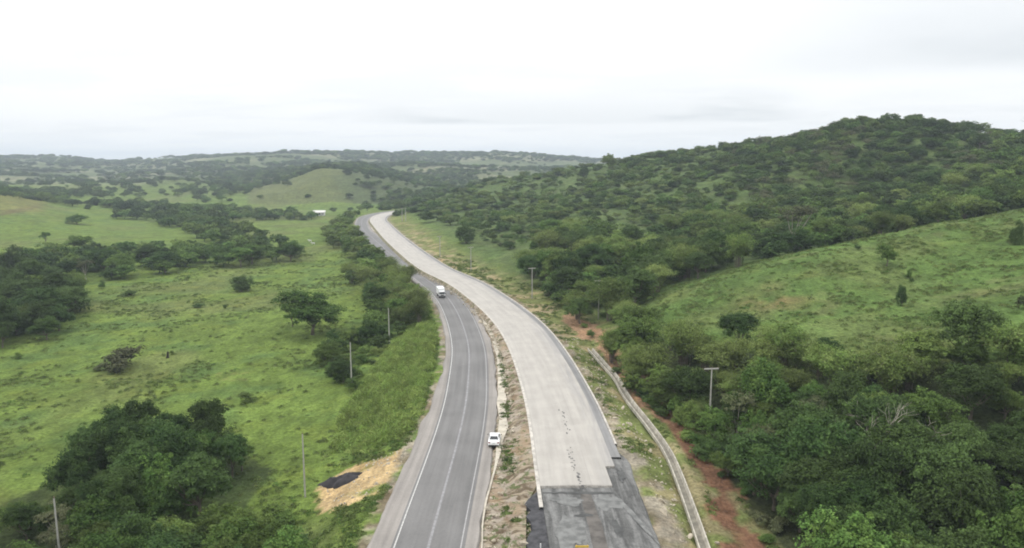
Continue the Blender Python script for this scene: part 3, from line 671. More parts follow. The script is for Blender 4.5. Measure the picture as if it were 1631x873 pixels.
def mound(name, cx, cy, rx, ry, h, m, seed):
    N = 36; r = np.linspace(0, 1, 14); a = np.linspace(0, 2 * np.pi, N + 1)[:-1]
    R_, A2 = np.meshgrid(r, a, indexing='ij'); kk = 1 + 0.12 * np.sin(2 * A2 + seed) + 0.1 * np.sin(3 * A2 + 2 * seed) + 0.06 * np.sin(7 * A2) + 0.05 * np.sin(11 * A2 + 1)
    x = cx + rx * R_ * np.cos(A2) * kk; y = cy + ry * R_ * np.sin(A2) * kk
    z = hgt(x.ravel(), y.ravel()).reshape(x.shape) + h * (1 - R_ ** 2) ** 0.8 * (0.35 + 1.3 * fbm(x, y, 0.9, 3, seed)) - 0.06 - 0.3 * (R_ > 0.97)
    V = np.stack([x, y, z], -1).reshape(-1, 3); F = []
    for i in range(13):
        for j in range(N): F.append((i * N + j, i * N + (j + 1) % N, (i + 1) * N + (j + 1) % N, (i + 1) * N + j))
    return new_obj(name, npmesh(name, V, np.array(F)[:, ::-1], True), m=m)
M_pile = plain('black_millings', (0.035, 0.032, 0.034), 0.95, var=0.3, sc=0.8)
px_, py_, pz_, _ = hit(543, 768)
tag(mound('asphalt_pile', px_, py_, 3.1, 2.0, 1.0, M_pile, 3), 'low black heap of asphalt millings on the sandy clearing left of the road', 'heap')

# ------------------------------------------------------------------ foliage materials
def leaf_mat(name, c1, c2, c3, var=0.35, trans=0.18):
    """c1..c3: leaf colours that vary from leaf spray to leaf spray and from tree to tree"""
    t = NT(name); oi = t.n('ShaderNodeObjectInfo'); g = t.n('ShaderNodeNewGeometry'); tc = t.n('ShaderNodeTexCoord').outputs['Object']
    r = oi.outputs['Random']; isl = g.outputs['Random Per Island']
    c = t.mix(t.mr(r, 0.15, 0.85), c1, c2); c = t.mix(t.mr(t.noise(tc, 0.45, 3, 0.6), 0.45, 0.65, 0, 0.75), c, c3)
    r2 = t.math('FRACT', t.math('MULTIPLY', r, 37.7))
    f = t.math('MULTIPLY', t.mr(isl, 0, 1, 1 - var, 1 + var, False), t.mr(r2, 0, 1, 0.62, 1.36, False))
    c = t.gain(c, f); t.col(c); t.b.inputs['Roughness'].default_value = 0.75; t.b.inputs['Specular IOR Level'].default_value = 0.07
    tr = t.n('ShaderNodeBsdfTranslucent'); t.L.new(c, tr.inputs[0]); mx = t.n('ShaderNodeMixShader'); mx.inputs[0].default_value = trans
    t.L.new(t.b.outputs[0], mx.inputs[1]); t.L.new(tr.outputs[0], mx.inputs[2]); t.L.new(mx.outputs[0], t.out.inputs[0])
    return t.m
L_dark = leaf_mat('dark_leaves', (0.041, 0.078, 0.023), (0.062, 0.096, 0.029), (0.086, 0.138, 0.038))
L_mid = leaf_mat('green_leaves', (0.068, 0.128, 0.030), (0.104, 0.146, 0.038), (0.124, 0.190, 0.046))
L_bam = leaf_mat('feathery_leaves', (0.125, 0.192, 0.048), (0.155, 0.200, 0.058), (0.19, 0.235, 0.075), trans=0.3)
L_dry = leaf_mat('greyish_leaves', (0.085, 0.100, 0.048), (0.10, 0.105, 0.054), (0.120, 0.145, 0.058))
L_tall = leaf_mat('tall_grass_leaves', (0.19, 0.28, 0.070), (0.22, 0.285, 0.08), (0.26, 0.30, 0.095), 0.3, 0.3)
L_weed = leaf_mat('weed_leaves', (0.100, 0.142, 0.042), (0.120, 0.155, 0.048), (0.15, 0.175, 0.060), 0.3)
M_bark = plain('bark', (0.13, 0.11, 0.085), 0.95, var=0.3, sc=2.0)
M_pbark = plain('pale_bark', (0.32, 0.29, 0.24), 0.9, var=0.2, sc=2.0)

def unit(v): return v / np.maximum(np.linalg.norm(v, axis=1, keepdims=True), 1e-6)
def leaves(P, Nn, size, rng, asp=0.62):
    n = len(P); t = unit(np.cross(Nn, rng.normal(size=(n, 3)))); b = np.cross(Nn, t); s = (size * rng.uniform(0.65, 1.35, n))[:, None]
    fold = Nn * s * 0.12
    V = np.stack([P + t * s * 0.5, P + b * s * 0.5 * asp - fold, P - t * s * 0.5, P - b * s * 0.5 * asp - fold], 1).reshape(-1, 3)
    return V, np.arange(4 * n).reshape(n, 4)
def clumps(R, Hc, z0, n, rng, lobes=5, low=-0.15):
    """centres of leaf clumps: a few uneven lobes, flattened"""
    lc = []; 
    for k in range(lobes):
        a = 6.283 * k / lobes + rng.uniform(-0.5, 0.5); d = R * rng.uniform(0.28, 0.55)
        lc.append((d * math.cos(a), d * math.sin(a), Hc * rng.uniform(-0.28, 0.28), R * rng.uniform(0.28, 0.62)))
    lc.append((rng.uniform(-.15, .15) * R, rng.uniform(-.15, .15) * R, Hc * 0.28, R * 0.5))
    out = []
    for k in range(n):
        x, y, z, r = lc[rng.integers(len(lc))]
        d = rng.normal(size=3); d /= np.linalg.norm(d); d[2] = d[2] if d[2] > low else -d[2] * 0.7
        q = r * rng.uniform(0.62, 1.18)
        out.append((x + d[0] * q, y + d[1] * q, z0 + z + d[2] * q * Hc / R * 0.85))
    return np.array(out)
def crown(seed, R=4.0, Hc=3.2, z0=4.5, n=70, per=70, size=0.28, rc=0.62, lobes=5, low=-0.2, flat=0.55):
    rng = np.random.default_rng(seed); cc = clumps(R, Hc, z0, n, rng, lobes, low)
    rad = rc * rng.uniform(0.45, 1.6, len(cc))
    k = np.repeat(np.arange(len(cc)), per); d = unit(rng.normal(size=(len(k), 3))); d[:, 2] = np.where(d[:, 2] < -0.35, -d[:, 2], d[:, 2])
    q = rad[k] * rng.uniform(0.4, 1.3, len(k))
    P = cc[k] + d * q[:, None] * np.array([1, 1, flat])
    Nn = unit(d * 0.8 + np.array([0, 0, 0.75]) + rng.normal(size=d.shape) * 0.38)
    P[:, 2] = np.maximum(P[:, 2], 0.05)
    V, F = leaves(P, Nn, size, rng); return V, F, cc
def tube(pts, rad, sides=6):
    pts = np.array(pts, float); n = len(pts); V = []; F = []
    for i in range(n):
        t = pts[min(i + 1, n - 1)] - pts[max(i - 1, 0)]; t /= np.linalg.norm(t) + 1e-9
        a = np.cross(t, [0.3, 1, 0.1]); a /= np.linalg.norm(a); b = np.cross(t, a)
        for j in range(sides):
            an = 6.2832 * j / sides; V.append(pts[i] + rad[i] * (a * math.cos(an) + b * math.sin(an)))
    for i in range(n - 1):
        for j in range(sides): F.append((i * sides + j, i * sides + (j + 1) % sides, (i + 1) * sides + (j + 1) % sides, (i + 1) * sides + j))
    return np.array(V), np.array(F)
def join(parts):
    V = []; F = []; o = 0
    for v, f in parts: V.append(v); F.append(f + o); o += len(v)
    return np.concatenate(V), np.concatenate(F)
def trunk(cc, h, r, rng, limbs=7, fork=0.45):
    top = np.array([rng.uniform(-.3, .3), rng.uniform(-.3, .3), h * fork]); mid = top * 0.5 + np.array([rng.uniform(-.12, .12), rng.uniform(-.12, .12), 0])
    parts = [tube([(0, 0, -0.8), (0, 0, 0.1), mid, top], [r * 1.35, r * 1.1, r * 0.85, r * 0.7])]
    pick = rng.choice(len(cc), min(limbs, len(cc)), replace=False)
    for k in pick:
        e = cc[k]; m = (top + e) / 2 + np.array([0, 0, -0.12 * np.linalg.norm(e - top)])
        s = top * rng.uniform(0.75, 1.0); parts.append(tube([s, (s + m) / 2, m, e], [r * 0.5, r * 0.4, r * 0.26, r * 0.08], 5))
    return join(parts)
def tree_proto(name, seed, lm, bm_=None, **kw):
    V, F, cc = crown(seed, **kw); rng = np.random.default_rng(seed + 500)
    c = npmesh(name + '_crown', V, F); t = npmesh(name + '_trunk', *trunk(cc, kw.get('z0', 4.5), kw.get('R', 4.0) * 0.055, rng))
    c.materials.append(lm); t.materials.append(bm_ or M_bark)
    return {'crown': c, 'trunk': t, 'R': kw.get('R', 4.0), 'H': float(V[:, 2].max())}
def bamboo(seed, H=8.0, R=4.0, culms=60, per=90, size=0.42, z1=0.25):
    rng = np.random.default_rng(seed); P = []; Nn = []; parts = []
    for k in range(culms):
        a = rng.uniform(0, 6.283); r0 = rng.uniform(0, 0.9); lean = rng.uniform(0.15, 1.0) ** 0.8 * R; h = H * rng.uniform(0.7, 1.0) * (1 - 0.18 * (lean / R) ** 2)
        dr = np.array([math.cos(a), math.sin(a)])
        def pt(t): 
            o = r0 + lean * t ** 2.0; return np.stack([dr[0] * o, dr[1] * o, h * np.sin(t * 1.9) / math.sin(1.571) * 1.0], -1)
        t = rng.uniform(z1, 1.0, per); p = pt(t); w_ = 0.25 + 0.45 * t
        off = rng.normal(size=(per, 3)) * w_[:, None] * np.array([.8, .8, .5]); p = p + off; p[:, 2] = np.maximum(p[:, 2], .1)
        P.append(p); Nn.append(unit(np.array([dr[0] * 0.5, dr[1] * 0.5, 0.9])[None] + rng.normal(size=(per, 3)) * 0.4))
        if k % 3 == 0:
            tt = np.linspace(0, 1, 7); parts.append(tube(pt(tt), list(np.linspace(0.06, 0.015, 7)), 4))
    V, F = leaves(np.concatenate(P), np.concatenate(Nn), size, rng, 0.38)
    return {'crown': npmesh('bamboo_crown', V, F), 'trunk': npmesh('bamboo_culms', *join(parts)), 'R': R * 1.05, 'H': H * 1.05}
TP = {}
TP['dark'] = [tree_proto('tree', 11 + k, L_dark, R=4.0, Hc=[3.9, 3.3, 4.3, 3.6][k], z0=[3.9, 4.0, 3.9, 3.5][k], n=[190, 160, 200, 170][k], per=80, lobes=[5, 4, 6, 7][k], low=-0.5, flat=.65) for k in range(4)]
TP['mid'] = [tree_proto('tree', 31 + k, L_mid, R=4.0, Hc=[3.4, 3.9, 3.1][k], z0=[3.9, 3.6, 4.1][k], n=[165, 185, 140][k], per=80, lobes=[5, 6, 4][k], low=-0.45, flat=.55) for k in range(3)]
TP['low'] = [tree_proto('tree', 51 + k, [L_dark, L_mid, L_dark][k], R=4.0, Hc=4.0, z0=2.5, n=220, per=70, lobes=6, low=-0.9, flat=.7) for k in range(3)]
TP['dry'] = [tree_proto('tree', 71 + k, L_dry, M_pbark, R=4.0, Hc=3.0, z0=4.6, n=45, per=45, lobes=5, size=0.3) for k in range(2)]
TP['bam'] = []
for k in range(4):
    q = bamboo(91 + k, H=[8, 7, 9, 6.5][k], R=[4.0, 4.2, 3.8, 4.4][k]); q['crown'].materials.append(L_bam); q['trunk'].materials.append(M_bark); TP['bam'].append(q)
TP['shrub'] = []
for k in range(6):
    V, F, cc = crown(131 + k, R=1.5, Hc=1.5, z0=0.9, n=26, per=60, size=0.24, rc=0.5, lobes=4, low=-0.9)
    me_ = npmesh('shrub_leaves', V, F); me_.materials.append([L_dark, L_mid, L_mid, L_mid, L_dry, L_bam][k]); TP['shrub'].append({'crown': me_, 'trunk': None, 'R': 1.5, 'H': float(V[:, 2].max())})

def place(kind, x, y, width, label, group=None, which=None, height=None, name=None, rz=None, sink=0.15, cat=None):
    L_ = TP[kind]; p = L_[which % len(L_) if which is not None else random.randrange(len(L_))]
    s = width / (2 * p['R'] * 1.05); sz = s if height is None else height / p['H']
    z = float(hgt(x, y)[0]) - sink
    if name is None: name = {'bam': 'bamboo_clump', 'shrub': 'shrub'}.get(kind, 'broadleaf_tree')
    cat = cat or {'bam': 'bamboo', 'shrub': 'shrub'}.get(kind, 'tree')
    if p['trunk'] is None:
        o = bpy.data.objects.new(name, p['crown']); C.objects.link(o); o.location = (x, y, z); o.scale = (s, s, sz); o.rotation_euler = (0, 0, random.uniform(0, 6.28) if rz is None else rz)
    else:
        o = empty(name, (x, y, z), random.uniform(0, 6.28) if rz is None else rz, (s, s, sz))
        for nm in (('trunk', 'crown') if kind != 'bam' else ('culms', 'foliage')):
            c = bpy.data.objects.new(nm, p['trunk' if nm in ('trunk', 'culms') else 'crown']); C.objects.link(c); c.parent = o
    return tag(o, label, cat, group)
USED = []
def at(px, py, kind, wpx, hpx, label, group=None, **kw):
    """a plant whose foot is seen at (px, py) and that is wpx wide and hpx tall in the photograph"""
    x, y, z, t = hit(px, py); m = t / FPX; USED.append((x, y, wpx * m * 0.5))
    return place(kind, x, y, wpx * m, label, group, height=hpx * m, **kw)
CLUSTER = []      # (kind list, x, y, width, height, label, group)
def fill(poly, spacing, kinds, wrange, hrat, label, group, keep=1.0, seed=1, thin=None, yr=None):
    """plants scattered over a piece of ground; kinds: [(kind, weight)]"""
    r = np.random.default_rng(seed); poly = np.asarray(poly); x0, y0 = poly.min(0); x1, y1 = poly.max(0)
    gx, gy = np.meshgrid(np.arange(x0, x1, spacing), np.arange(y0, y1, spacing)); gx = gx.ravel() + r.uniform(-.45, .45, gx.size) * spacing; gy = gy.ravel() + r.uniform(-.45, .45, gy.size) * spacing
    k = inpoly(gx, gy, poly) & (r.random(gx.size) < keep)
    if thin is not None: k &= thin(gx, gy)
    gx, gy = gx[k], gy[k]
    a, _ = roadinfo(OLD, gx, gy); b, _ = roadinfo(NEW, gx, gy); k = ((a < -8.5) | (a > 30)) & ((b > 8.5) | (b < -20)) | (gy > 800)
    gx, gy = gx[k], gy[k]
    wts = np.array([q[1] for q in kinds], float); wts /= wts.sum(); uu = np.clip((fbm(gx, gy, 20, 3, 77) - 0.5) * 2.0 + 0.5 + (r.random(len(gx)) - 0.5) * 0.8, 0, 0.999); ch = np.minimum(np.searchsorted(np.cumsum(wts), uu), len(kinds) - 1)
    for i in range(len(gx)):
        kd = kinds[ch[i]][0]; wd = (wrange[0] * 0.85 + (wrange[1] * 1.12 - wrange[0] * 0.85) * r.random() ** 1.4) * (0.55 if kd == 'shrub' else 1.0); ht = wd * hrat * r.uniform(0.85, 1.2) * (0.75 if kd == 'shrub' else 1.0)
        if any((gx[i] - u) ** 2 + (gy[i] - v) ** 2 < (q + wd * 0.3) ** 2 for u, v, q in USED): continue
        CLUSTER.append((kd, gx[i], gy[i], wd, ht, label, group))

def Wp(px, Y): return ((px - 815.5) / FPX * Y, Y)
DESC = {'dark': 'dark green broadleaf tree', 'mid': 'mid green broadleaf tree', 'low': 'bushy dark tree', 'bam': 'light green bamboo clump', 'dry': 'thin greyish tree', 'shrub': 'low green shrub'}

# ------------------------------------------------------------------ plants one can point at
at(385, 464, 'low', 44, 27, 'round dark bush standing alone in the open pasture just right of the long treeline', which=0)
at(196, 587, 'shrub', 76, 38, 'wide greyish brown thicket alone in the middle of the left pasture', which=4, name='thicket', cat='bush')
at(163, 590, 'shrub', 24, 14, 'small grey bush against the left side of the greyish thicket in the pasture', which=4)
at(122, 357, 'low', 35, 17, 'flat dark bush alone on the bright far pasture at upper left', which=1)
at(141, 333, 'low', 14, 10, 'small round tree on the far edge of the upper left pasture', which=2)
at(498, 533, 'mid', 112, 76, 'wide spreading tree standing alone in the pasture left of the old road', which=1)
at(466, 520, 'dark', 42, 48, 'darker low tree leaning out from the left side of the lone spreading pasture tree', which=1)
at(533, 545, 'shrub', 28, 22, 'dark rounded shrub just below the lone spreading pasture tree', which=0)
at(73, 388, 'mid', 20, 20, 'thin small tree alone in the bright pasture behind the left treeline', which=2)
at(137, 446, 'dry', 44, 36, 'pale dry tree with few leaves at the front of the left treeline', which=1)
at(163, 460, 'shrub', 12, 14, 'small upright shrub in front of the dry tree of the left treeline', which=2)
at(1262, 397, 'dry', 84, 72, 'half bare tree with pale forked trunk in the gully above the grass hill', which=0)
at(1412, 424, 'mid', 34, 38, 'round leafy small tree near the top of the right grass hill', which=1)
at(1436, 487, 'low', 19, 37, 'narrow dark upright tree in the middle of the right grass hill', which=0)
at(1446, 444, 'shrub', 12, 18, 'small shrub between the two lone trees of the right grass hill', which=1)
at(1452, 450, 'shrub', 8, 8, 'tiny dark shrub just above the narrow dark tree on the grass hill', which=0)
at(1176, 555, 'dark', 74, 60, 'dark rounded tree at the foot of the grass hill beside the forest edge', which=2)
at(1618, 390, 'low', 22, 42, 'narrow dark tree on the right grass hill at the right edge of the view', which=2)
at(1628, 492, 'shrub', 22, 24, 'grey bush low on the grass hill at the right edge of the view', which=4)
at(1366, 398, 'shrub', 12, 10, 'small dark shrub on the crest line of the right grass hill', which=0)
at(1545, 668, 'dark', 110, 96, 'tall dark tree rising above the upper edge of the right forest', which=3)
at(1600, 668, 'low', 60, 60, 'rounded dark tree beside the tall dark tree at the right forest upper edge', which=1)
at(930, 284, 'low', 18, 20, 'dark round tree at the left end of the right hill skyline', which=0)
at(970, 268, 'low', 34, 24, 'flat topped tree on the lower skyline of the right hill', which=1)
at(1052, 256, 'dark', 30, 16, 'low domed tree on the skyline halfway down the right hill', which=0)
at(1560, 240, 'dark', 34, 28, 'flat topped tree on the skyline just right of the wooded summit', which=1)
at(1500, 216, 'low', 26, 22, 'domed tree on the wooded summit of the right hill', which=2)
at(742, 388, 'low', 38, 32, 'dark round tree on the lower slope right of the concrete road', which=0)
at(680, 355, 'shrub', 34, 18, 'dark flat shrub on the slope near the far bend of the new road', which=0)
at(30, 572, 'shrub', 14, 12, 'small round shrub in the pasture at the left edge of the view', which=2)
at(316, 490, 'shrub', 22, 8, 'low dark weedy shrub in the open pasture below the round bush', which=0)
at(358, 492, 'shrub', 8, 8, 'tiny weed bush in the open pasture right of the low weedy shrub', which=3)
at(275, 565, 'shrub', 11, 8, 'tiny shrub beside the dark stump in the left pasture', which=1)
at(210, 470, 'shrub', 28, 9, 'flat weedy shrub in the pasture in front of the left treeline', which=3)
at(395, 640, 'shrub', 26, 18, 'small leafy bush at the lower end of the pasture above the left grove', which=1)

place('mid', 30.6, 105.2, 7.0, 'mid green tree hiding the foot of the T pole in the right forest', height=7.0, which=0)
place('dark', 34.6, 106.5, 6.5, 'dark tree just right of the foot of the T pole', height=7.2, which=1)
place('shrub', -31.6, 139, 4.0, 'leafy shrub hiding the foot of the pole beside the bank shrubs', height=3.2, which=1)
for px_q, Y_q, w_q, l_q in ((631, 588, 7, 'nearest the tip of the new road'), (640, 580, 9, 'second from the tip of the new road'), (650, 590, 10, 'third from the tip of the new road'), (661, 582, 9, 'fourth from the tip of the new road'), (672, 590, 9, 'farthest from the tip of the new road')):
    place('low', *Wp(px_q, Y_q), w_q, 'low dark bush hiding the far bend, ' + l_q, 'bushes hiding the far bend', height=5.5)
# ------------------------------------------------------------------ plants by place
FOREST = 'in the thick forest at the lower right beside the drainage channel'
POLE_T = (32.0, 112.0)
def no_pole(x, y): return ((x - POLE_T[0]) ** 2 + (y - POLE_T[1]) ** 2 > 9) & ~((np.abs(x - y * 0.2857) < 1.6) & (y > 104) & (y < 112))
fill([(28, 118), (23, 138), (19, 158), (27, 160), (40, 138), (54, 120), (76, 104), (90, 94), (76, 90), (50, 104), (40, 110)], 4.6, [('bam', 6), ('mid', 2), ('dark', 1)], (6, 9.5), 0.85, 'along the upper edge of the lower right forest', 'plants along the upper edge of the right forest', 1.0, 3, no_pole)
fill([(32.5, 45), (32.5, 78), (31.5, 95), (30.5, 116), (38, 110), (50, 104), (76, 90), (100, 80), (110, 60), (100, 45)], 4.3, [('dark', 8), ('mid', 2.2), ('low', 3), ('bam', 0.7), ('dry', 0.3)], (6, 9.8), 1.02, FOREST, 'plants of the lower right forest', 1.0, 4, no_pole)
fill([(100, 45), (110, 60), (100, 80), (90, 94), (120, 100), (170, 90), (170, 45)], 7, [('dark', 5), ('mid', 4)], (7, 10), 1.02, FOREST, 'plants of the lower right forest', 1.0, 44)
fill([(30.0, 62), (32, 62), (32.5, 80), (30.8, 100), (28.8, 118), (24, 138), (18, 158), (15.5, 160), (21.5, 136), (26.5, 116), (29.2, 96)], 2.6, [('shrub', 5), ('low', 1)], (3, 5.5), 0.8, 'on the forest edge above the red soil bank', 'shrubs on the edge of the right forest', 0.9, 5)
gul = PG([(900, 512), (945, 535), (1000, 580), (1030, 590), (1012, 530), (1045, 500), (1095, 478), (1060, 430), (960, 400), (880, 402), (838, 432), (850, 470)], 1.0)
fill(gul, 7.0, [('bam', 5), ('dark', 3), ('mid', 3), ('low', 2)], (8, 13.5), 0.80, 'in the gully mouth beside the bend of the concrete road', 'plants of the gully beside the concrete road', 0.95, 6)
fill(gul, 5, [('shrub', 1)], (4, 8), 0.8, 'in the gully mouth beside the bend of the concrete road', 'plants of the gully beside the concrete road', 0.5, 61)
fill([Wp(1060, 206), Wp(1130, 208), Wp(1300, 216), Wp(1500, 224), Wp(1700, 240), Wp(1900, 232), Wp(1900, 300), Wp(1631, 330), Wp(1400, 345), Wp(1250, 330), Wp(1150, 370), Wp(1050, 330), Wp(1040, 250)], 7.0, [('mid', 4), ('dark', 3), ('bam', 3), ('low', 3)], (7.5, 11.5), 0.85,
     'in the wooded gully behind the right grass hill', 'trees of the gully behind the grass hill', 0.95, 7)
fill([Wp(1250, 330), Wp(1400, 345), Wp(1631, 330), Wp(1900, 300), Wp(1900, 400), Wp(1631, 425), Wp(1550, 440), Wp(1400, 490), Wp(1300, 520), Wp(1200, 570), Wp(1150, 580), Wp(1150, 480), Wp(1180, 400)], 6.3, [('low', 6), ('dark', 4), ('mid', 4), ('dry', 0.5)], (6, 10), 0.72,
     'in the dense wood covering the high right hill', 'trees of the wood on the high right hill', 0.95, 8)
fill([Wp(1900, 250), Wp(2600, 200), Wp(2600, 330), Wp(1900, 400)], 9, [('low', 6), ('dark', 4), ('mid', 4)], (8, 11), 0.75, 'in the dense wood covering the high right hill', 'trees of the wood on the high right hill', 0.9, 81)
fill([Wp(1150, 580), Wp(1300, 520), Wp(1400, 490), Wp(1550, 440), Wp(1900, 400), Wp(1900, 600), Wp(1400, 700), Wp(1100, 800), Wp(1000, 850)], 12, [('low', 6), ('dark', 4)], (8, 12), 0.7, 'behind the skyline of the right hill', 'trees behind the right hill', 0.9, 82)
SL = [Wp(1040, 250), Wp(1050, 330), Wp(1150, 370), Wp(1180, 400), Wp(1150, 480), Wp(1150, 580), Wp(1050, 660), Wp(960, 760), Wp(900, 820), Wp(780, 790), Wp(700, 700), Wp(655, 590), Wp(690, 500), Wp(735, 430), Wp(790, 350), Wp(840, 300), Wp(880, 270)]
fill(SL, 5.4, [('mid', 2), ('shrub', 7), ('bam', 1.6), ('low', 0.7)], (4, 9.5), 0.6, 'on the scrubby slope right of the concrete road', 'plants of the scrubby right slope', 0.8, 9, lambda x, y: fbm(x, y, 30, 3, 201) > 0.38)
fill(SL, 10.5, [('low', 4), ('dark', 1), ('mid', 4), ('bam', 1)], (6, 10.5), 0.66, 'on the scrubby slope right of the concrete road', 'plants of the scrubby right slope', 0.8, 10, lambda x, y: fbm(x, y, 40, 3, 205) > 0.52 - 0.0002 * (x + 80))
fill([Wp(780, 790), Wp(900, 820), Wp(960, 760), Wp(1050, 660), Wp(1100, 800), Wp(900, 1000), Wp(740, 900), Wp(690, 760)], 14, [('low', 4), ('mid', 2)], (8, 12), 0.7, 'behind the shoulder of the right hill', 'trees behind the right hill', 0.6, 83)
# left grove and verge
fill([(-64, 93), (-50, 86), (-41, 87), (-39.5, 103), (-48, 111), (-63, 109)], 3.9, [('dark', 6), ('mid', 2), ('low', 1)], (5.5, 8.5), 1.08, 'in the dark grove at the lower left of the pasture', 'trees of the dark lower left grove', 1.0, 12)
fill([(-78, 50), (-34, 50), (-35, 66), (-40, 80), (-50, 84), (-72, 90), (-78, 80)], 4.6, [('mid', 5), ('dark', 3), ('low', 3), ('dry', 0.5)], (5.5, 8.5), 0.84, 'in the near corner thicket at the bottom left below the dark grove', 'trees of the bottom left corner thicket', 1.0, 13)
fill([(-110, 50), (-78, 50), (-76, 84), (-100, 84)], 7, [('mid', 4), ('dark', 4)], (6, 9), 0.9, 'in the near corner thicket at the bottom left below the dark grove', 'trees of the bottom left corner thicket', 1.0, 131)
fill([(-34, 50), (-16.5, 55), (-18.5, 72), (-23, 79), (-32, 90), (-40, 88), (-40, 80), (-35, 66)], 2.7, [('shrub', 5), ('low', 2)], (3.6, 7.0), 0.78, 'on the weedy verge left of the old road near the black heap', 'shrubs on the left verge', 0.9, 14, lambda x, y: ~inpoly(x, y, SAND))
fill(PG([(0, 556), (60, 552), (128, 535), (136, 500), (118, 470), (60, 456), (0, 460), (-250, 470), (-250, 566)], -4.5), 7.5, [('low', 6), ('dark', 4), ('mid', 1)], (9, 14), 0.78, 'in the dark grove at the left edge of the pasture', 'trees of the grove at the left edge', 1.0, 15)
fill(PG([(-200, 460), (0, 456), (60, 450), (180, 450), (300, 434), (400, 426), (478, 416), (470, 404), (430, 402), (300, 404), (180, 406), (60, 418), (0, 426), (-200, 430)], -4.2), 8.5, [('low', 6), ('dark', 5), ('mid', 2)], (9, 14), 0.74, 'in the long dark treeline crossing the left pasture', 'trees of the long left treeline', 0.8, 16)
fill(PG([(185, 352), (230, 352), (290, 374), (340, 394), (400, 404), (470, 402), (430, 386), (380, 372), (352, 352), (340, 342), (290, 334), (200, 330), (180, 335)], -4), 11, [('low', 6), ('dark', 4), ('mid', 3)], (10, 15), 0.72, 'in the belt of trees running back behind the long left treeline', 'trees of the belt behind the left treeline', 0.72, 17)
fill(PG([(330, 353), (505, 350), (508, 343), (420, 338), (330, 336)], -4), 10, [('low', 6), ('mid', 4)], (9, 14), 0.66, 'in the hedge of trees closing the far end of the pasture', 'trees of the far pasture hedge', 0.9, 18)
def thr(x, y): return fbm(x, y, 60, 3, 301) > 0.52
fill([Wp(-300, 560), Wp(0, 640), Wp(180, 700), Wp(330, 660), Wp(440, 720), Wp(560, 690), Wp(640, 720), Wp(690, 860), Wp(400, 880), Wp(-300, 900)], 14, [('low', 6), ('mid', 4)], (9, 15), 0.62, 'in the scattered woods beyond the left pasture', 'trees beyond the left pasture', 0.9, 19, lambda x, y: (fbm(x, y, 70, 3, 301) > 0.50) & ~((x / y * FPX + 815.5 > 395) & (x / y * FPX + 815.5 < 575) & (y > 720)))
fill([Wp(600, 700), Wp(650, 650), Wp(700, 760), Wp(720, 950), Wp(620, 900)], 9, [('low', 6), ('mid', 4)], (8, 13), 0.7, 'in the wood beyond the far bend of the roads', 'trees beyond the far bend', 0.8, 20)
fill(PG([(518, 562), (560, 548), (600, 522), (655, 505), (625, 558), (578, 605), (548, 630), (522, 622)], -3.5), 3.8, [('shrub', 4), ('low', 2), ('dark', 1)], (4.5, 7.5), 0.8, 'at the foot of the grassy bank beside the lone spreading tree', 'shrubs at the foot of the grassy bank', 0.95, 21)
# roadside trees on the left of the old road
r_ = np.random.default_rng(77); nO, _ = normals2(OLD)
Y = 196.0
while Y < 600:
    i = ai(OLD, Y)
    for off in (11.0, 16.5, 22.0) if (Y < 300 or 400 < Y < 500) else (10.5, 16.0):
        if 305 < Y < 335 and off > 12: continue
        kd = r_.choice(['mid', 'dark', 'bam', 'low'], p=[.38, .08, .46, .08]); wd = r_.uniform(7, 10.5); o_ = off + r_.uniform(-1.5, 2.0)
        CLUSTER.append((kd, OLD[i, 0] - nO[i, 0] * o_ + r_.uniform(-1, 1), OLD[i, 1] - nO[i, 1] * o_ + r_.uniform(-2, 2), wd, wd * r_.uniform(0.72, 1.0), 'in the row along the left side of the old road', 'trees along the left of the old road'))
    Y += 6.8
# hills far away
def farthin(x, y):
    px = 815.5 + FPX * x / y
    k = fbm(x, y, 110, 5, 401) + 0.35 * (_hash(np.floor(x), np.floor(y), 9) - 0.5) > np.interp(y, [900, 1400, 2000], [0.56, 0.57, 0.60]) - 0.10 * sstep(y, 1900, 2400) - 0.22 * ((px > 340) & (px < 760) & (y > 1060) & (y < 1900)) - 0.06 * (px > 500)
    pyr = (px > 400) & (px < 690) & (y < 1030)
    return (k & ~pyr) | (pyr & (_hash(np.floor(x), np.floor(y), 5) < 0.05 + 0.3 * (px > 545)))
fill([Wp(-300, 880), Wp(700, 860), Wp(760, 950), Wp(900, 1100), Wp(1200, 1200), Wp(1200, 1500), Wp(-300, 1500)], 12.5, [('low', 1)], (9, 15), 0.62, 'far', 'far', 0.9, 22, farthin)
fill([Wp(-250, 1500), Wp(1200, 1500), Wp(1200, 2100), Wp(-250, 2100)], 17, [('low', 1)], (13, 21), 0.5, 'far', 'far', 0.9, 23, farthin)
fill([Wp(-250, 2100), Wp(1200, 2100), Wp(1200, 2750), Wp(-250, 2750)], 19, [('low', 1)], (14, 24), 0.5, 'far', 'far', 0.95, 24, farthin)

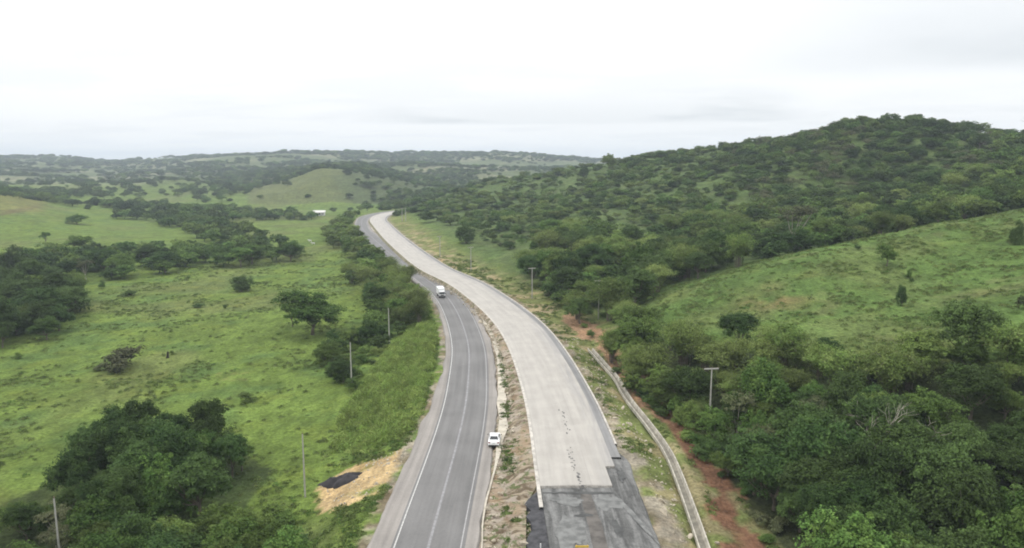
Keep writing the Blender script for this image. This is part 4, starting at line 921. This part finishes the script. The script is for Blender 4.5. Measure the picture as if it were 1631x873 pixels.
CATOF = {'bam': 'bamboo', 'shrub': 'shrub'}
budget = {'tree': 262, 'bamboo': 120, 'shrub': 235}
def order(q):
    px, py, d = proj(q[1], q[2], float(hgt(q[1], q[2])[0]) + q[4] * 0.6)
    vis = -60 < px < 1690 and 150 < py < 960 and q[6] != 'trees behind the right hill'
    return -(q[3] / d) if vis else 0.0
CLUSTER.sort(key=order)
IND = []; rest = []; used = {'tree': 0, 'bamboo': 0, 'shrub': 0}
for q in CLUSTER:
    c_ = CATOF.get(q[0], 'tree')
    if used[c_] < budget[c_] and order(q) < 0 and q[6] != 'far':
        used[c_] += 1
        IND.append((place(q[0], q[1], q[2], q[3], DESC[q[0]], q[6], height=q[4]), q))
    else: rest.append(q)
LANDMARKS = [('the T pole of the right forest', 1144, 640), ('the bleached dead tree', 1420, 680), ('the tall dark forest tree', 1545, 620), ('the bottom right corner', 1600, 850), ('the drainage channel foot', 1160, 830),
    ('the drainage channel head', 985, 600), ('the pole in the gully bamboo', 956, 460), ('the foot of the grass hill', 1176, 530), ('the half bare gully tree', 1262, 380), ('the grass hill crest', 1450, 350), ('the crest right end', 1600, 315),
    ('the wooded summit', 1430, 205), ('the skyline right end', 1600, 240), ('the mid wooded hill', 1400, 280), ('the wooded hill left shoulder', 1220, 260), ('the skyline flat topped tree', 970, 268), ('the far bend of the roads', 640, 350),
    ('the slope pole by the round tree', 749, 395), ('the pole by the roadside bushes', 848, 430), ('the mid scrubby slope', 950, 350), ('the top of the scrubby slope', 1050, 270), ('the brushy gully head', 1110, 400), ('the lower right forest middle', 1300, 760), ('the forest upper edge', 1330, 610),
    ('the black heap', 543, 768), ('the bare pole left of the heap', 466, 770), ('the mid dark grove', 230, 700), ('the dark grove left end', 90, 690), ('the dark grove right end', 340, 720), ('the bottom left corner', 40, 850), ('the thicket below the grove', 220, 830),
    ('the left edge grove', 60, 500), ('the pale dry treeline tree', 137, 430), ('the mid long treeline', 260, 410), ('the treeline right end', 440, 400), ('the lone spreading tree', 500, 495), ('the pole by the bank foot shrubs', 551, 590), ('the pole above the grass bank', 615, 520),
    ('the white truck', 700, 467), ('the farmhouse', 510, 335), ('the rear tree belt', 320, 370), ('the flat bush of the far pasture', 122, 350), ('the round pasture bush', 385, 452), ('the pyramid shaped hill', 512, 300), ('the left far woods', 150, 300)]
ORD = ['nearest', 'second nearest', 'third nearest', 'fourth nearest', 'fifth nearest', 'sixth nearest', 'seventh nearest', 'eighth nearest', 'ninth nearest', 'tenth nearest', 'eleventh nearest', 'twelfth nearest', '13th nearest', '14th nearest', '15th nearest', '16th nearest']
byk = {}
for o_, q in IND:
    px, py, d = proj(q[1], q[2], float(hgt(q[1], q[2])[0]) + q[4] * 0.6); px, py = float(px), float(py)
    nm, lx, ly = min(LANDMARKS, key=lambda L0: (L0[1] - px) ** 2 + (L0[2] - py) ** 2); dx, dy = px - lx, py - ly
    dr = ('right' if dx > 0 else 'left') if abs(dx) > 2.2 * abs(dy) else (('below' if dy > 0 else 'above') if abs(dy) > 2.2 * abs(dx) else ('below ' if dy > 0 else 'above ') + ('right' if dx > 0 else 'left'))
    byk.setdefault((q[0], nm, dr), []).append((math.hypot(dx, dy), o_, q))
for (kd, nm, dr), L_ in byk.items():
    L_.sort(key=lambda e: e[0]); of_ = dr if dr in ('below', 'above') else (dr + ' of' if ' ' not in dr else dr + ' of')
    for k, (_, o_, q) in enumerate(L_):
        if k < 16: o_['label'] = f"{DESC[kd]}, {ORD[k]} {of_} {nm}" if len(L_) > 1 else f"{DESC[kd]} {of_} {nm}"
        else: o_['label'] = f"{DESC[kd]} farther {of_} {nm}"; o_['group'] = DESC[kd] + 's ' + dr + ' ' + nm
print('individual', used, 'rest', len(rest))
# the rest of the woods: lighter copies of the same shapes
FP = []
def farproto(seed, mats, **kw):
    V, F, cc = crown(seed, **kw); tv, tf = trunk(cc, kw['z0'], 0.22, np.random.default_rng(seed), 3)
    a, b = join([(V, F), (tv, tf)]); me = npmesh('wood_tree', a, b, mat_idx=np.r_[np.zeros(len(F)), np.ones(len(tf))]); FP.append(proto('wood_tree', me, mats))
for k in range(4): farproto(601 + k, [L_dark if k < 3 else L_mid, M_bark], R=4, Hc=3.4, z0=3.2, n=110, per=18, size=0.6, rc=0.7, lobes=6, low=-0.8)
for k in range(2): farproto(611 + k, [L_mid, M_bark], R=4, Hc=3.0, z0=3.4, n=110, per=18, size=0.6, rc=0.7, lobes=5, low=-0.7)
farproto(621, [L_bam, M_bark], R=4, Hc=3.6, z0=3.4, n=80, per=24, size=0.6, rc=0.8, lobes=6, low=-0.7)
farproto(622, [L_dry, M_pbark], R=4, Hc=3.2, z0=4.0, n=45, per=20, size=0.55, rc=0.9, lobes=5)
for k in range(2): farproto(631 + k, [[L_dark, L_mid][k], M_bark], R=4, Hc=4.2, z0=2.2, n=60, per=22, size=0.8, rc=1.0, lobes=5, low=-0.9)
P = []; Rr = []; Sc = []; Ix = []
for q in rest:
    kd, x, y, wd, ht = q[:5]; s = wd / 8.4
    pk = {'dark': random.choice([0, 1, 2, 3]), 'low': random.choice([0, 1, 2, 3, 4, 8]), 'mid': random.choice([4, 5]), 'bam': 6, 'dry': 7, 'shrub': random.choice([8, 9])}[kd]
    P.append((x, y, float(hgt(x, y)[0]) - 0.3)); Rr.append((0, 0, random.uniform(0, 6.28))); Sc.append((s, s, ht / 6.9)); Ix.append(pk)
stuff_instances('woodland', P, Rr, Sc, Ix, FP, 'mass of woods and scrub covering the slopes and far hills')

# ------------------------------------------------------------------ grass and weeds
def tuft(seed, r, h, n, size, lm, up=0.4, asp=0.35):
    rng = np.random.default_rng(seed); a = rng.uniform(0, 6.283, n); q = r * np.sqrt(rng.random(n)); z = h * (1 - (q / r) ** 2 * 0.7) * rng.uniform(0.25, 1.05, n)
    Pp = np.stack([q * np.cos(a), q * np.sin(a), z], 1); Nn = unit(np.stack([np.cos(a) * 0.7, np.sin(a) * 0.7, np.full(n, up + 0.3)], 1) + rng.normal(size=(n, 3)) * 0.5)
    V, F = leaves(Pp, Nn, size, rng, asp); return proto('tuft', npmesh('tuft', V, F), lm)
TG = [tuft(701 + k, 1.1, [0.7, 1.1, 1.5][k], 130, 0.62, L_tall, 0.45, 0.16) for k in range(3)]
def scatter(name, x, y, smin, smax, protos, idx=None, label=None):
    n = len(x); s = RNG.uniform(smin, smax, n); r = np.zeros((n, 3)); r[:, 2] = RNG.uniform(0, 6.28, n)
    stuff_instances(name, np.stack([x, y, hgt(x, y) - 0.05], 1), r, np.stack([s, s, s * RNG.uniform(.7, 1.2, n)], 1), RNG.integers(0, len(protos), n) if idx is None else idx, protos, label)
b0, b1 = GRASSBANK.min(0), GRASSBANK.max(0); x = RNG.uniform(b0[0], b1[0], 9000); y = RNG.uniform(b0[1], b1[1], 9000); k = inpoly(x, y, GRASSBANK) & (RNG.random(9000) < 0.15 + 0.85 * sstep(fbm(x, y, 6, 4, 501), 0.36, 0.62)); a, _ = roadinfo(OLD, x, y); k &= a < -7.6
scatter('tall_grass', x[k], y[k], 0.5, 1.25, TG, label='bright tall grass on the bank left of the old road')
WD = [tuft(711 + k, 0.75, 0.38, 42, 0.34, [L_weed, L_mid, L_dark, L_weed][k], 0.6) for k in range(4)]
def weeds():
    x = RNG.uniform(-150, -8, 60000); y = 55 + (RNG.random(60000) ** 0.8) * 330
    a, _ = roadinfo(OLD, x, y); k = (a < -8.2) & (RNG.random(60000) < 0.03 + 0.5 * sstep(fbm(x, y, 9, 4, 511), 0.5, 0.75)) & (x > -0.75 * y - 10) & ~inpoly(x, y, SAND)
    x1, y1 = x[k], y[k]
    x = RNG.uniform(30, 170, 34000); y = RNG.uniform(105, 215, 34000); px, py, _ = proj(x, y, hgt(x, y)); k = (px > 1010) & (px < 1700) & (RNG.random(34000) < 0.06 + 0.5 * sstep(fbm(x, y, 6, 4, 517), 0.45, 0.75)); x2, y2 = x[k], y[k]
    x, y = along(NEW, 66, 330, 9000, HN + 2.3, HN + 16); k = (RNG.random(9000) < 0.5 * sstep(fbm(x, y, 4, 3, 521), 0.4, 0.7)); b = np.sqrt(((x[:, None] - DIT[None, :, 0]) ** 2 + (y[:, None] - DIT[None, :, 1]) ** 2).min(1)) > 1.3; k &= b & ~inpoly(x, y, SOIL_R) & ((y > 100) | (x > 21.5)); x3, y3 = x[k], y[k]
    x, y = along(OLD, 56, 330, 9000, -HO - 12, -HO - 3.4); k = (RNG.random(9000) < 0.1 + 0.9 * sstep(fbm(x, y, 5, 3, 523), 0.35, 0.7)) & ~inpoly(x, y, SAND); a, _ = roadinfo(OLD, x, y); k &= a < -np.interp(y, [60, 110, 150, 300], [8.0, 7.4, 6.0, 5.4]); x4, y4 = x[k], y[k]
    x, y = along(NEW, 66, 560, 3200, -HN - 4.8, -HN - 2.0); a5, _ = roadinfo(OLD, x, y); k = (fbm(x, y, 7, 3, 527) > 0.53 - 0.06 * (y > 200)) & (a5 > HO + 2.9); x5, y5 = x[k], y[k]
    nm_ = len(x5); stuff_instances('median_weeds', np.stack([x5, y5, np.full(nm_, 0.12)], 1), np.c_[np.zeros((nm_, 2)), RNG.uniform(0, 6.28, nm_)], np.repeat(RNG.uniform(.4, 1.1, nm_)[:, None], 3, 1), RNG.integers(0, 4, nm_), WD)
    X = np.r_[x1, x2, x3, x4]; Yy = np.r_[y1, y2, y3, y4]
    idx = np.r_[RNG.choice([0, 1, 3, 0, 3], len(x1)), RNG.choice([0, 1, 3], len(x2)), RNG.choice([0, 3], len(x3)), RNG.choice([0, 1, 3, 1], len(x4))]
    scatter('pasture_weeds', X, Yy, 0.45, 1.25, WD, idx, 'weeds and rough grass over the pasture and verges')
weeds()

# ------------------------------------------------------------------ bare trees
def bare_tree(name, x, y, h, spread, label, seed, lean=(0, 0), m=None, cat='tree', depth=4, thick=0.014):
    rng = random.Random(seed); parts = []; trunk_ = []
    def br(p, d, l, r, k):
        q = p + d * l * 0.5 + Vector((rng.uniform(-1, 1), rng.uniform(-1, 1), 0)) * l * 0.06; e = q + d * l * 0.5
        (trunk_ if k == depth else parts).append(tube([tuple(p), tuple(q), tuple(e)], [r, r * 0.85, r * 0.65], 6))
        if k == 0: return
        for j in range(2 if rng.random() < 0.7 else 3):
            nd = (d + Vector((rng.uniform(-1, 1) * spread, rng.uniform(-1, 1) * spread, rng.uniform(-.25, .45)))).normalized(); br(e if j else q.lerp(e, rng.uniform(0.6, 1)), nd, l * rng.uniform(0.6, 0.85), r * 0.6, k - 1)
    br(Vector((0, 0, -0.5)), Vector((lean[0], lean[1], 1)).normalized(), h * 0.4, h * thick, depth)
    z = float(hgt(x, y)[0]); t = empty(name, (x, y, z))
    new_obj('trunk', npmesh('bare_trunk', *join(trunk_)), t, m or M_pbark); new_obj('branches', npmesh('bare_branches', *join(parts)), t, m or M_pbark)
    return tag(t, label, cat)
bare_tree('dead_tree', 46.0, 88, 10.5, 0.75, 'bleached dead tree with spreading white branches poking out of the right forest', 5, (-0.15, -.1))
bare_tree('dead_tree', 53.0, 89, 11.5, 0.9, 'second thinner dead tree with a leaning pale trunk right of the bleached one', 9, (-0.5, -.1))
bare_tree('dead_tree', 35.5, 84, 8.5, 0.6, 'slim pale leafless tree inside the lower right forest below the bleached tree', 14, (0.1, 0), depth=3)
bare_tree('sparse_tree', *Wp(1621, 372), 15.5, 0.8, 'nearly leafless tree against the sky at the right end of the hill skyline', 21, (-.05, 0), M_bark, depth=5, thick=0.024)
bare_tree('sparse_tree', *Wp(1570, 388), 9, 0.95, 'wiry bare tree on the skyline between the summit and the nearly leafless tree', 23, (-.3, 0), M_bark, depth=4)
bare_tree('dead_tree', -51.0, 96, 9.0, 0.5, 'slender pale trunk standing bare inside the dark lower left grove', 27, (0.05, 0), depth=2)

# ------------------------------------------------------------------ utility poles
M_pole = plain('pole_concrete', (0.36, 0.35, 0.31), 0.8, var=0.12); M_ins = plain('insulator_brown', (0.12, 0.07, 0.05), 0.4, spec=0.5); M_met = plain('galvanised', (0.35, 0.36, 0.36), 0.5, 0.6)
def pole(px, Yd, label, arm=True, h=9.6, rz=0.0, group=None, x=None, thick=1.0, armw=2.4):
    X, Yv = (Wp(px, Yd) if x is None else (x, Yd)); t = empty('utility_pole', (X, Yv, float(hgt(X, Yv)[0]) - 0.1), rz)
    bm = bmesh.new(); bmesh.ops.create_cone(bm, cap_ends=True, segments=10, radius1=0.16 * thick, radius2=0.10 * thick, depth=h, matrix=Matrix.Translation((0, 0, h / 2)))
    me = bpy.data.meshes.new('pole_shaft'); bm.to_mesh(me); bm.free(); new_obj('shaft', me, t, M_pole)
    if arm:
        bm = bmesh.new(); bmesh.ops.create_cube(bm, size=1, matrix=Matrix.Translation((0, 0.16 * thick, h - 0.18)) @ Matrix.Diagonal((armw, 0.16, 0.2, 1)))
        me = bpy.data.meshes.new('crossarm'); bm.to_mesh(me); bm.free(); new_obj('crossarm', me, t, M_pole); xs = (-armw * .45, 0.0, armw * .45)
        zt = h - 0.08
    else: xs = (0.0,); zt = h
    for xx in xs:
        if xx == 0 and arm: zt_, yy = h, 0.0
        else: zt_, yy = zt, (0.16 * thick if arm else 0.0)
        bm = bmesh.new()
        for k, rr in enumerate((0.035, 0.07, 0.05)): bmesh.ops.create_cone(bm, cap_ends=True, segments=8, radius1=rr, radius2=rr * 0.8, depth=0.09, matrix=Matrix.Translation((xx, yy, zt_ + 0.045 + 0.09 * k)))
        me = bpy.data.meshes.new('insulator'); bm.to_mesh(me); bm.free(); new_obj('insulator', me, t, M_ins)
    return tag(t, label, 'utility pole', group)
pole(1144, 112, 'pale concrete pole with a T crossarm rising out of the right forest', rz=0.1, thick=1.0, h=float(42 - 112 * 0.2867 - hgt(*Wp(1144, 112))[0]))
pole(956, 193, 'T topped utility pole among the bamboo in the gully beside the bend', rz=0.2, h=10.8, thick=1.1)
pole(848, 224, 'T topped utility pole at the edge of the bushes right of the concrete road', rz=0.3, h=9.8, thick=1.1)
pole(749.5, 287, 'T topped utility pole on the slope beside the lone dark round tree', rz=0.4, h=9.6, thick=1.2)
pole(700, 327, 'utility pole on the lower slope halfway along the far road', rz=0.4, h=9.4, thick=1.3)
pole(640.7, 520, 'left pole of the pair standing near the far bend of the new road', rz=0.4, h=9.4, thick=1.7)
pole(646, 516, 'right pole of the pair standing near the far bend of the new road', rz=0.4, h=9.4, thick=1.7)
pole(466, 94, 'slim bare concrete pole left of the black heap', arm=False, thick=0.8, h=9.2)
pole(551, 142, 'slim bare pole beside the shrubs at the foot of the bright grass bank', arm=False, h=9.2)
pole(615, 175, 'slim bare pole in front of the roadside trees above the bright grass bank', arm=False, h=9.2)
pole(41, 76, 'slim pale pole at the bottom left corner of the view', arm=False, thick=0.85, h=9.6)

# ------------------------------------------------------------------ vehicles
M_white = plain('white_car_paint', (0.78, 0.78, 0.77), 0.3, spec=0.5, var=0.02); M_glass = plain('dark_glass', (0.015, 0.017, 0.02), 0.08, spec=0.6, var=0.0)
M_rub = plain('tyre_rubber', (0.02, 0.02, 0.02), 0.9, var=0.1); M_rim = plain('wheel_rim', (0.45, 0.45, 0.46), 0.35, 0.7); M_red = plain('tail_lamp_red', (0.22, 0.015, 0.015), 0.3, spec=0.5, var=0.0)
M_blk = plain('black_plastic', (0.025, 0.025, 0.027), 0.6); M_lamp = plain('headlamp_clear', (0.55, 0.56, 0.58), 0.15, spec=0.6, var=0); M_plate = plain('number_plate', (0.55, 0.55, 0.55), 0.5, var=0)
def loft(secs, name, parent, m, bevel=0.04):
    """secs: closed cross-sections (lists of points) bridged one to the next, ends capped"""
    bm = bmesh.new(); rings = [[bm.verts.new(p) for p in s_] for s_ in secs]; n = len(secs[0])
    for a, b in zip(rings, rings[1:]):
        for j in range(n): bm.faces.new((a[j], a[(j + 1) % n], b[(j + 1) % n], b[j]))
    bm.faces.new(rings[0][::-1]); bm.faces.new(rings[-1]); bmesh.ops.recalc_face_normals(bm, faces=bm.faces)
    if bevel: bmesh.ops.bevel(bm, geom=[e for e in bm.edges if e.calc_face_angle(0) > 0.5], offset=bevel, segments=2, affect='EDGES')
    me = bpy.data.meshes.new(name); bm.to_mesh(me); bm.free(); return new_obj(name, me, parent, m)
def boxp(name, parent, m, cx, cy, cz, sx, sy, sz, bevel=0.02, taper=1.0):
    bm = bmesh.new(); bmesh.ops.create_cube(bm, size=1, matrix=Matrix.Translation((cx, cy, cz)) @ Matrix.Diagonal((sx, sy, sz, 1)))
    if taper != 1.0:
        for v in bm.verts:
            if v.co.z > cz: v.co.x = cx + (v.co.x - cx) * taper
    if bevel: bmesh.ops.bevel(bm, geom=bm.edges[:], offset=bevel, segments=2, affect='EDGES')
    me = bpy.data.meshes.new(name); bm.to_mesh(me); bm.free(); return new_obj(name, me, parent, m)
def quadp(name, parent, m, pts, th=0.012):
    """a glazed pane or panel given by its four outer corners, with thickness"""
    p = [Vector(q) for q in pts]; n = (p[1] - p[0]).cross(p[3] - p[0]).normalized() * th
    V = [tuple(q + n) for q in p] + [tuple(q - n) for q in p]
    me = bpy.data.meshes.new(name); me.from_pydata(V, [], [(0, 1, 2, 3), (7, 6, 5, 4), (0, 4, 5, 1), (1, 5, 6, 2), (2, 6, 7, 3), (3, 7, 4, 0)]); return new_obj(name, me, parent, m)
def wheel(parent, x, y, r, wdt):
    bm = bmesh.new(); bmesh.ops.create_cone(bm, cap_ends=True, segments=20, radius1=r, radius2=r, depth=wdt, matrix=Matrix.Translation((x, y, r)) @ Matrix.Rotation(math.pi / 2, 4, 'Y'))
    bmesh.ops.bevel(bm, geom=[e for e in bm.edges if e.calc_face_angle(0) > 1], offset=0.03, segments=2, affect='EDGES')
    me = bpy.data.meshes.new('tyre'); bm.to_mesh(me); bm.free(); w_ = new_obj('wheel', me, parent, M_rub)
    s = 1 if x > 0 else -1; bm = bmesh.new(); bmesh.ops.create_cone(bm, cap_ends=True, segments=16, radius1=r * 0.62, radius2=r * 0.5, depth=0.03, matrix=Matrix.Translation((x + s * (wdt / 2 + 0.008), y, r)) @ Matrix.Rotation(s * math.pi / 2, 4, 'Y'))
    me = bpy.data.meshes.new('rim'); bm.to_mesh(me); bm.free(); new_obj('rim', me, w_, M_rim)
def car(x, y, z, rz, label):
    """saloon car: front towards +y of its own axes"""
    t = empty('parked_car', (x, y, z), rz)
    prof = [(-2.18, .62, .83, .30), (-2.12, .92, .86, .26), (-1.55, .98, .89, .22), (-0.6, .98, .90, .2), (0.8, .96, .90, .2), (1.4, .90, .88, .22), (1.95, .80, .84, .26), (2.15, .62, .76, .32)]
    secs = [[(-w_ * .93, q, zl), (-w_, q, (zl + zt) / 2), (-w_ * .93, q, zt), (w_ * .93, q, zt), (w_, q, (zl + zt) / 2), (w_ * .93, q, zl)] for q, zt, w_, zl in prof]
    loft(secs, 'body', t, M_white, 0.05)
    # cabin with its windows
    a = [(-.80, -1.55, .95), (.80, -1.55, .95), (.82, 1.05, .93), (-.82, 1.05, .93)]; b = [(-.60, -0.95, 1.45), (.60, -0.95, 1.45), (.62, 0.25, 1.45), (-.62, 0.25, 1.45)]
    cab = loft([a, b], 'cabin', t, M_white, 0.05)
    def lerp3(p, q, f): return tuple(p[i] * (1 - f) + q[i] * f for i in range(3))
    def pane(name, i, j, f0, f1, s0, s1, m=M_glass):
        A = lerp3(a[i], a[j], s0); B = lerp3(a[i], a[j], s1); Cc = lerp3(b[i], b[j], s1); Dd = lerp3(b[i], b[j], s0)
        return quadp(name, t, m, [lerp3(A, Dd, f0), lerp3(B, Cc, f0), lerp3(B, Cc, f1), lerp3(A, Dd, f1)], 0.014)
    pane('rear_window', 0, 1, .12, .86, .08, .92); pane('windscreen', 2, 3, .10, .9, .07, .93)
    for i, j in ((1, 2), (3, 0)):
        pane('side_window', i, j, .14, .86, .10, .47); pane('side_window', i, j, .14, .86, .52, .90)
    for sx in (-1, 1):
        boxp('tail_light', t, M_red, sx * .66, -2.13, .78, .30, .12, .16, .02); boxp('headlight', t, M_lamp, sx * .60, 2.06, .66, .34, .16, .14, .02)
        boxp('mirror', t, M_blk, sx * 1.0, .72, .98, .2, .12, .13, .03)
        for yy in (-1.32, 1.36): wheel(t, sx * .80, yy, .31, .2)
    boxp('bumper', t, M_blk, 0, -2.17, .36, 1.5, .14, .16, .03); boxp('number_plate', t, M_plate, 0, -2.19, .66, .42, .03, .13, .005)
    return tag(t, label, 'car')
def truck(x, y, z, rz, label):
    t = empty('cargo_truck', (x, y, z), rz)
    boxp('chassis', t, M_blk, 0, -.4, .72, .95, 7.2, .22, .03)
    cab = boxp('cab', t, M_white, 0, 2.75, 1.62, 2.15, 1.75, 1.75, .12, .94)
    quadp('windscreen', t, M_glass, [(.95, 3.635, 1.55), (-.95, 3.635, 1.55), (-.90, 3.632, 2.25), (.90, 3.632, 2.25)], .02)
    boxp('grille', t, M_blk, 0, 3.64, 1.12, 1.3, .05, .36, .01); boxp('bumper', t, M_blk, 0, 3.66, .62, 2.2, .16, .3, .04)
    for sx in (-1, 1):
        boxp('headlight', t, M_lamp, sx * .88, 3.65, 1.02, .28, .06, .22, .02); boxp('mirror', t, M_blk, sx * 1.24, 3.5, 1.75, .22, .10, .45, .03)
        quadp('side_window', t, M_glass, [(sx * 1.085, 2.35, 1.65), (sx * 1.085, 3.35, 1.65), (sx * 1.05, 3.3, 2.2), (sx * 1.05, 2.4, 2.2)], .02)
        wheel(t, sx * .95, 2.6, .45, .28); wheel(t, sx * .92, -2.3, .45, .5)
    bx = boxp('cargo_box', t, M_white, 0, -1.25, 2.15, 2.4, 5.6, 2.4, .05)
    for yy in (-3.3, -1.95, -.6, .75):
        for sx in (-1, 1): boxp('rib', bx, M_white, sx * 1.215, yy, 2.15, .03, .06, 2.2, 0)
    t.scale = (0.86, 0.86, 0.86); return tag(t, label, 'truck')
nO, tO = normals2(OLD)
def on_old(px, py, z=0.045, flip=False):
    x, y = G(px, py, z); i = int(np.hypot(OLD[:, 0] - x, OLD[:, 1] - y).argmin()); th = math.atan2(-tO[i, 0], tO[i, 1]); return x, y, z, th + (math.pi if flip else 0)
x, y, z, rz = on_old(701, 475, flip=True); truck(x, y + 3.0, z, rz, 'small white box truck driving towards the viewer on the old road')
x, y, z, rz = on_old(787, 713, 0.01); car(x, y + 2.1, z, rz, 'white saloon car seen from behind on the shoulder of the old road')

# ------------------------------------------------------------------ house, cattle, stump, site bits
M_wall = plain('white_render', (0.72, 0.71, 0.68), 0.9, var=0.06); M_roof = plain('pale_roof_sheets', (0.60, 0.58, 0.55), 0.8, var=0.12)
def house(x, y, rz):
    t = empty('farmhouse', (x, y, float(hgt(x, y)[0]) - 0.2), rz)
    boxp('wall', t, M_wall, 0, 0, 1.7, 10, 7, 3.4, .02)
    loft([[(-5.6, -4.2, 3.41), (-5.6, 0, 5.0), (-5.6, 4.2, 3.41), (-5.6, 4.2, 3.26), (-5.6, -4.2, 3.26)], [(5.6, -4.2, 3.41), (5.6, 0, 5.0), (5.6, 4.2, 3.41), (5.6, 4.2, 3.26), (5.6, -4.2, 3.26)]], 'roof', t, M_roof, 0)
    for xx in (-3.2, 0.6, 3.4):
        f = boxp('window', t, M_wall, xx, -3.53, 1.9, 1.7, .08, 1.3, .01); boxp('pane', f, M_glass, xx, -3.58, 1.9, 1.5, .03, 1.1, 0)
    d_ = boxp('door', t, M_blk, -1.2, -3.53, 1.25, 1.1, .08, 2.3, .01); boxp('handle', d_, M_met, -.85, -3.6, 1.2, .05, .06, .16, 0)
    boxp('porch_roof', t, M_roof, 0.2, -4.6, 2.95, 7.0, 2.2, .12, .01)
    for xx in (-3.1, 3.5): boxp('porch_post', t, M_wall, xx, -5.5, 1.4, .25, .25, 2.95, .01)
    tag(t, 'small white farmhouse with a pale roof in trees at the far pasture end', 'house')
hx, hy, hz, _ = hit(510, 343); house(hx, hy - 3, 0.15)
def cow(x, y, rz, m, label, group=None):
    V = [(0, 0, 1.05), (0, .5, 1.08), (0, .85, 1.2), (0, 1.15, 1.42), (0, 1.45, 1.35), (0, 1.65, 1.18), (0, -.5, 1.08), (0, -.8, 1.1), (0, -.92, .7), (0, -.93, .45)]
    Ed = [(0, 1), (1, 2), (2, 3), (3, 4), (4, 5), (0, 6), (6, 7), (7, 8), (8, 9)]; R_ = [.36, .34, .24, .16, .15, .09, .35, .24, .03, .04]
    for sx in (-1, 1):
        for yb, k0, kk in ((.6, 1, (0, .02)), (-.7, 6, (.04, -.06))):
            b_ = len(V); V += [(sx * .2, yb, .75), (sx * .2, yb + kk[0], .42), (sx * .2, yb + kk[1], .02)]; Ed += [(k0, b_), (b_, b_ + 1), (b_ + 1, b_ + 2)]; R_ += [.13, .065, .06]
        b_ = len(V); V += [(sx * .24, 1.36, 1.46)]; Ed += [(4, b_)]; R_ += [.04]
    me = bpy.data.meshes.new('cow_body'); me.from_pydata(V, Ed, []); o = new_obj('cow', me, m=m); md = o.modifiers.new('skin', 'SKIN'); o.modifiers.new('sub', 'SUBSURF').levels = 1
    for i, r in enumerate(R_): me.skin_vertices[0].data[i].radius = (r, r)
    me.skin_vertices[0].data[0].use_root = True
    o.location = (x, y, float(hgt(x, y)[0])); o.rotation_euler = (0, 0, rz); return tag(o, label, 'cow', group)
M_cw = plain('white_hide', (0.62, 0.60, 0.56), 0.8); M_cd = plain('dark_hide', (0.03, 0.025, 0.02), 0.8)
x, y, _, _ = hit(494, 386); cow(x, y, 1.4, M_cw, 'white cow grazing on the far pasture, the left and farther of the two'); x, y, _, _ = hit(499, 390); cow(x, y, 1.8, M_cw, 'white cow grazing on the far pasture, the right and nearer of the two')
def stump(px, py):
    x, y, z, _ = hit(px, py); rr = random.Random(4); V = []; n = 10; hs = [-.2, .3, .8, 1.3, 1.6]
    for k, h in enumerate(hs):
        for j in range(n):
            a = 6.283 * j / n; r = (.42, .3, .25, .23, .16)[k] * rr.uniform(.85, 1.15); V.append((r * math.cos(a) + 0.05 * k, r * math.sin(a), h + (rr.uniform(-.15, .25) if k == 4 else 0)))
    F = [(i * n + j, i * n + (j + 1) % n, (i + 1) * n + (j + 1) % n, (i + 1) * n + j) for i in range(4) for j in range(n)]
    me = bpy.data.meshes.new('stump'); me.from_pydata(V, [], F + [tuple(range(40, 50))]); o = new_obj('tree_stump', me, m=M_blk_bark); o.location = (x, y, z); tag(o, 'dark broken tree stump standing in the pasture right of the greyish thicket', 'stump')
M_blk_bark = plain('charred_bark', (0.035, 0.03, 0.025), 0.95)
stump(267, 570)
# yellow site barrier and white stake at the near end of the gravel base
M_yel = plain('site_yellow', (0.62, 0.42, 0.06), 0.5, var=0.1); M_stk = plain('stake_white', (0.7, 0.7, 0.68), 0.7)
bx_, by_ = G(927, 869, 1.6); t = empty('site_barrier', (bx_, by_, 0.72))
for zz2 in (.42, .78): boxp('board', t, M_yel, 0, 0, zz2, 1.45, .05, .2, .008)
for sx in (-1, 1): boxp('leg', t, M_yel, sx * .6, 0.055, .45, .06, .06, .95, .008); boxp('foot', t, M_blk, sx * .6, 0, .03, .08, .6, .06, .01)
tag(t, 'low yellow board barrier on the grey gravel base at the bottom of the view', 'barrier')
sx_, sy_ = G(861, 876, 0.9); bm = bmesh.new(); bmesh.ops.create_cone(bm, cap_ends=True, segments=8, radius1=.07, radius2=.06, depth=.9, matrix=Matrix.Translation((0, 0, .45)))
me = bpy.data.meshes.new('stake'); bm.to_mesh(me); bm.free(); o = new_obj('marker_stake', me, m=M_stk); o.location = (sx_, sy_, .74); tag(o, 'short white marker stake at the left edge of the grey gravel base', 'stake')

# ------------------------------------------------------------------ haze over the valley
if HAZE > 0:
    zb = float(GZ.min()) - 1.0; ztop = 175.0; X1 = float(GX[-1]) + 50; Y0_, Y1_ = float(GY[0]) - 50, float(GY[-1]) + 50
    bm = bmesh.new(); bmesh.ops.create_cube(bm, size=1, matrix=Matrix.Translation((0, (Y0_ + Y1_) / 2, (zb + ztop) / 2)) @ Matrix.Diagonal((2 * X1, Y1_ - Y0_, ztop - zb, 1)))
    me = bpy.data.meshes.new('haze'); bm.to_mesh(me); bm.free(); hm = bpy.data.materials.new('haze_air'); hm.use_nodes = True; nt = hm.node_tree; nt.nodes.clear()
    ou = nt.nodes.new('ShaderNodeOutputMaterial'); pv = nt.nodes.new('ShaderNodeVolumePrincipled'); pv.inputs['Color'].default_value = (0.80, 0.90, 1.0, 1); pv.inputs['Density'].default_value = HAZE; pv.inputs['Anisotropy'].default_value = 0.0
    nt.links.new(pv.outputs[0], ou.inputs['Volume']); o = new_obj('haze', me, m=hm); o['kind'] = 'stuff'
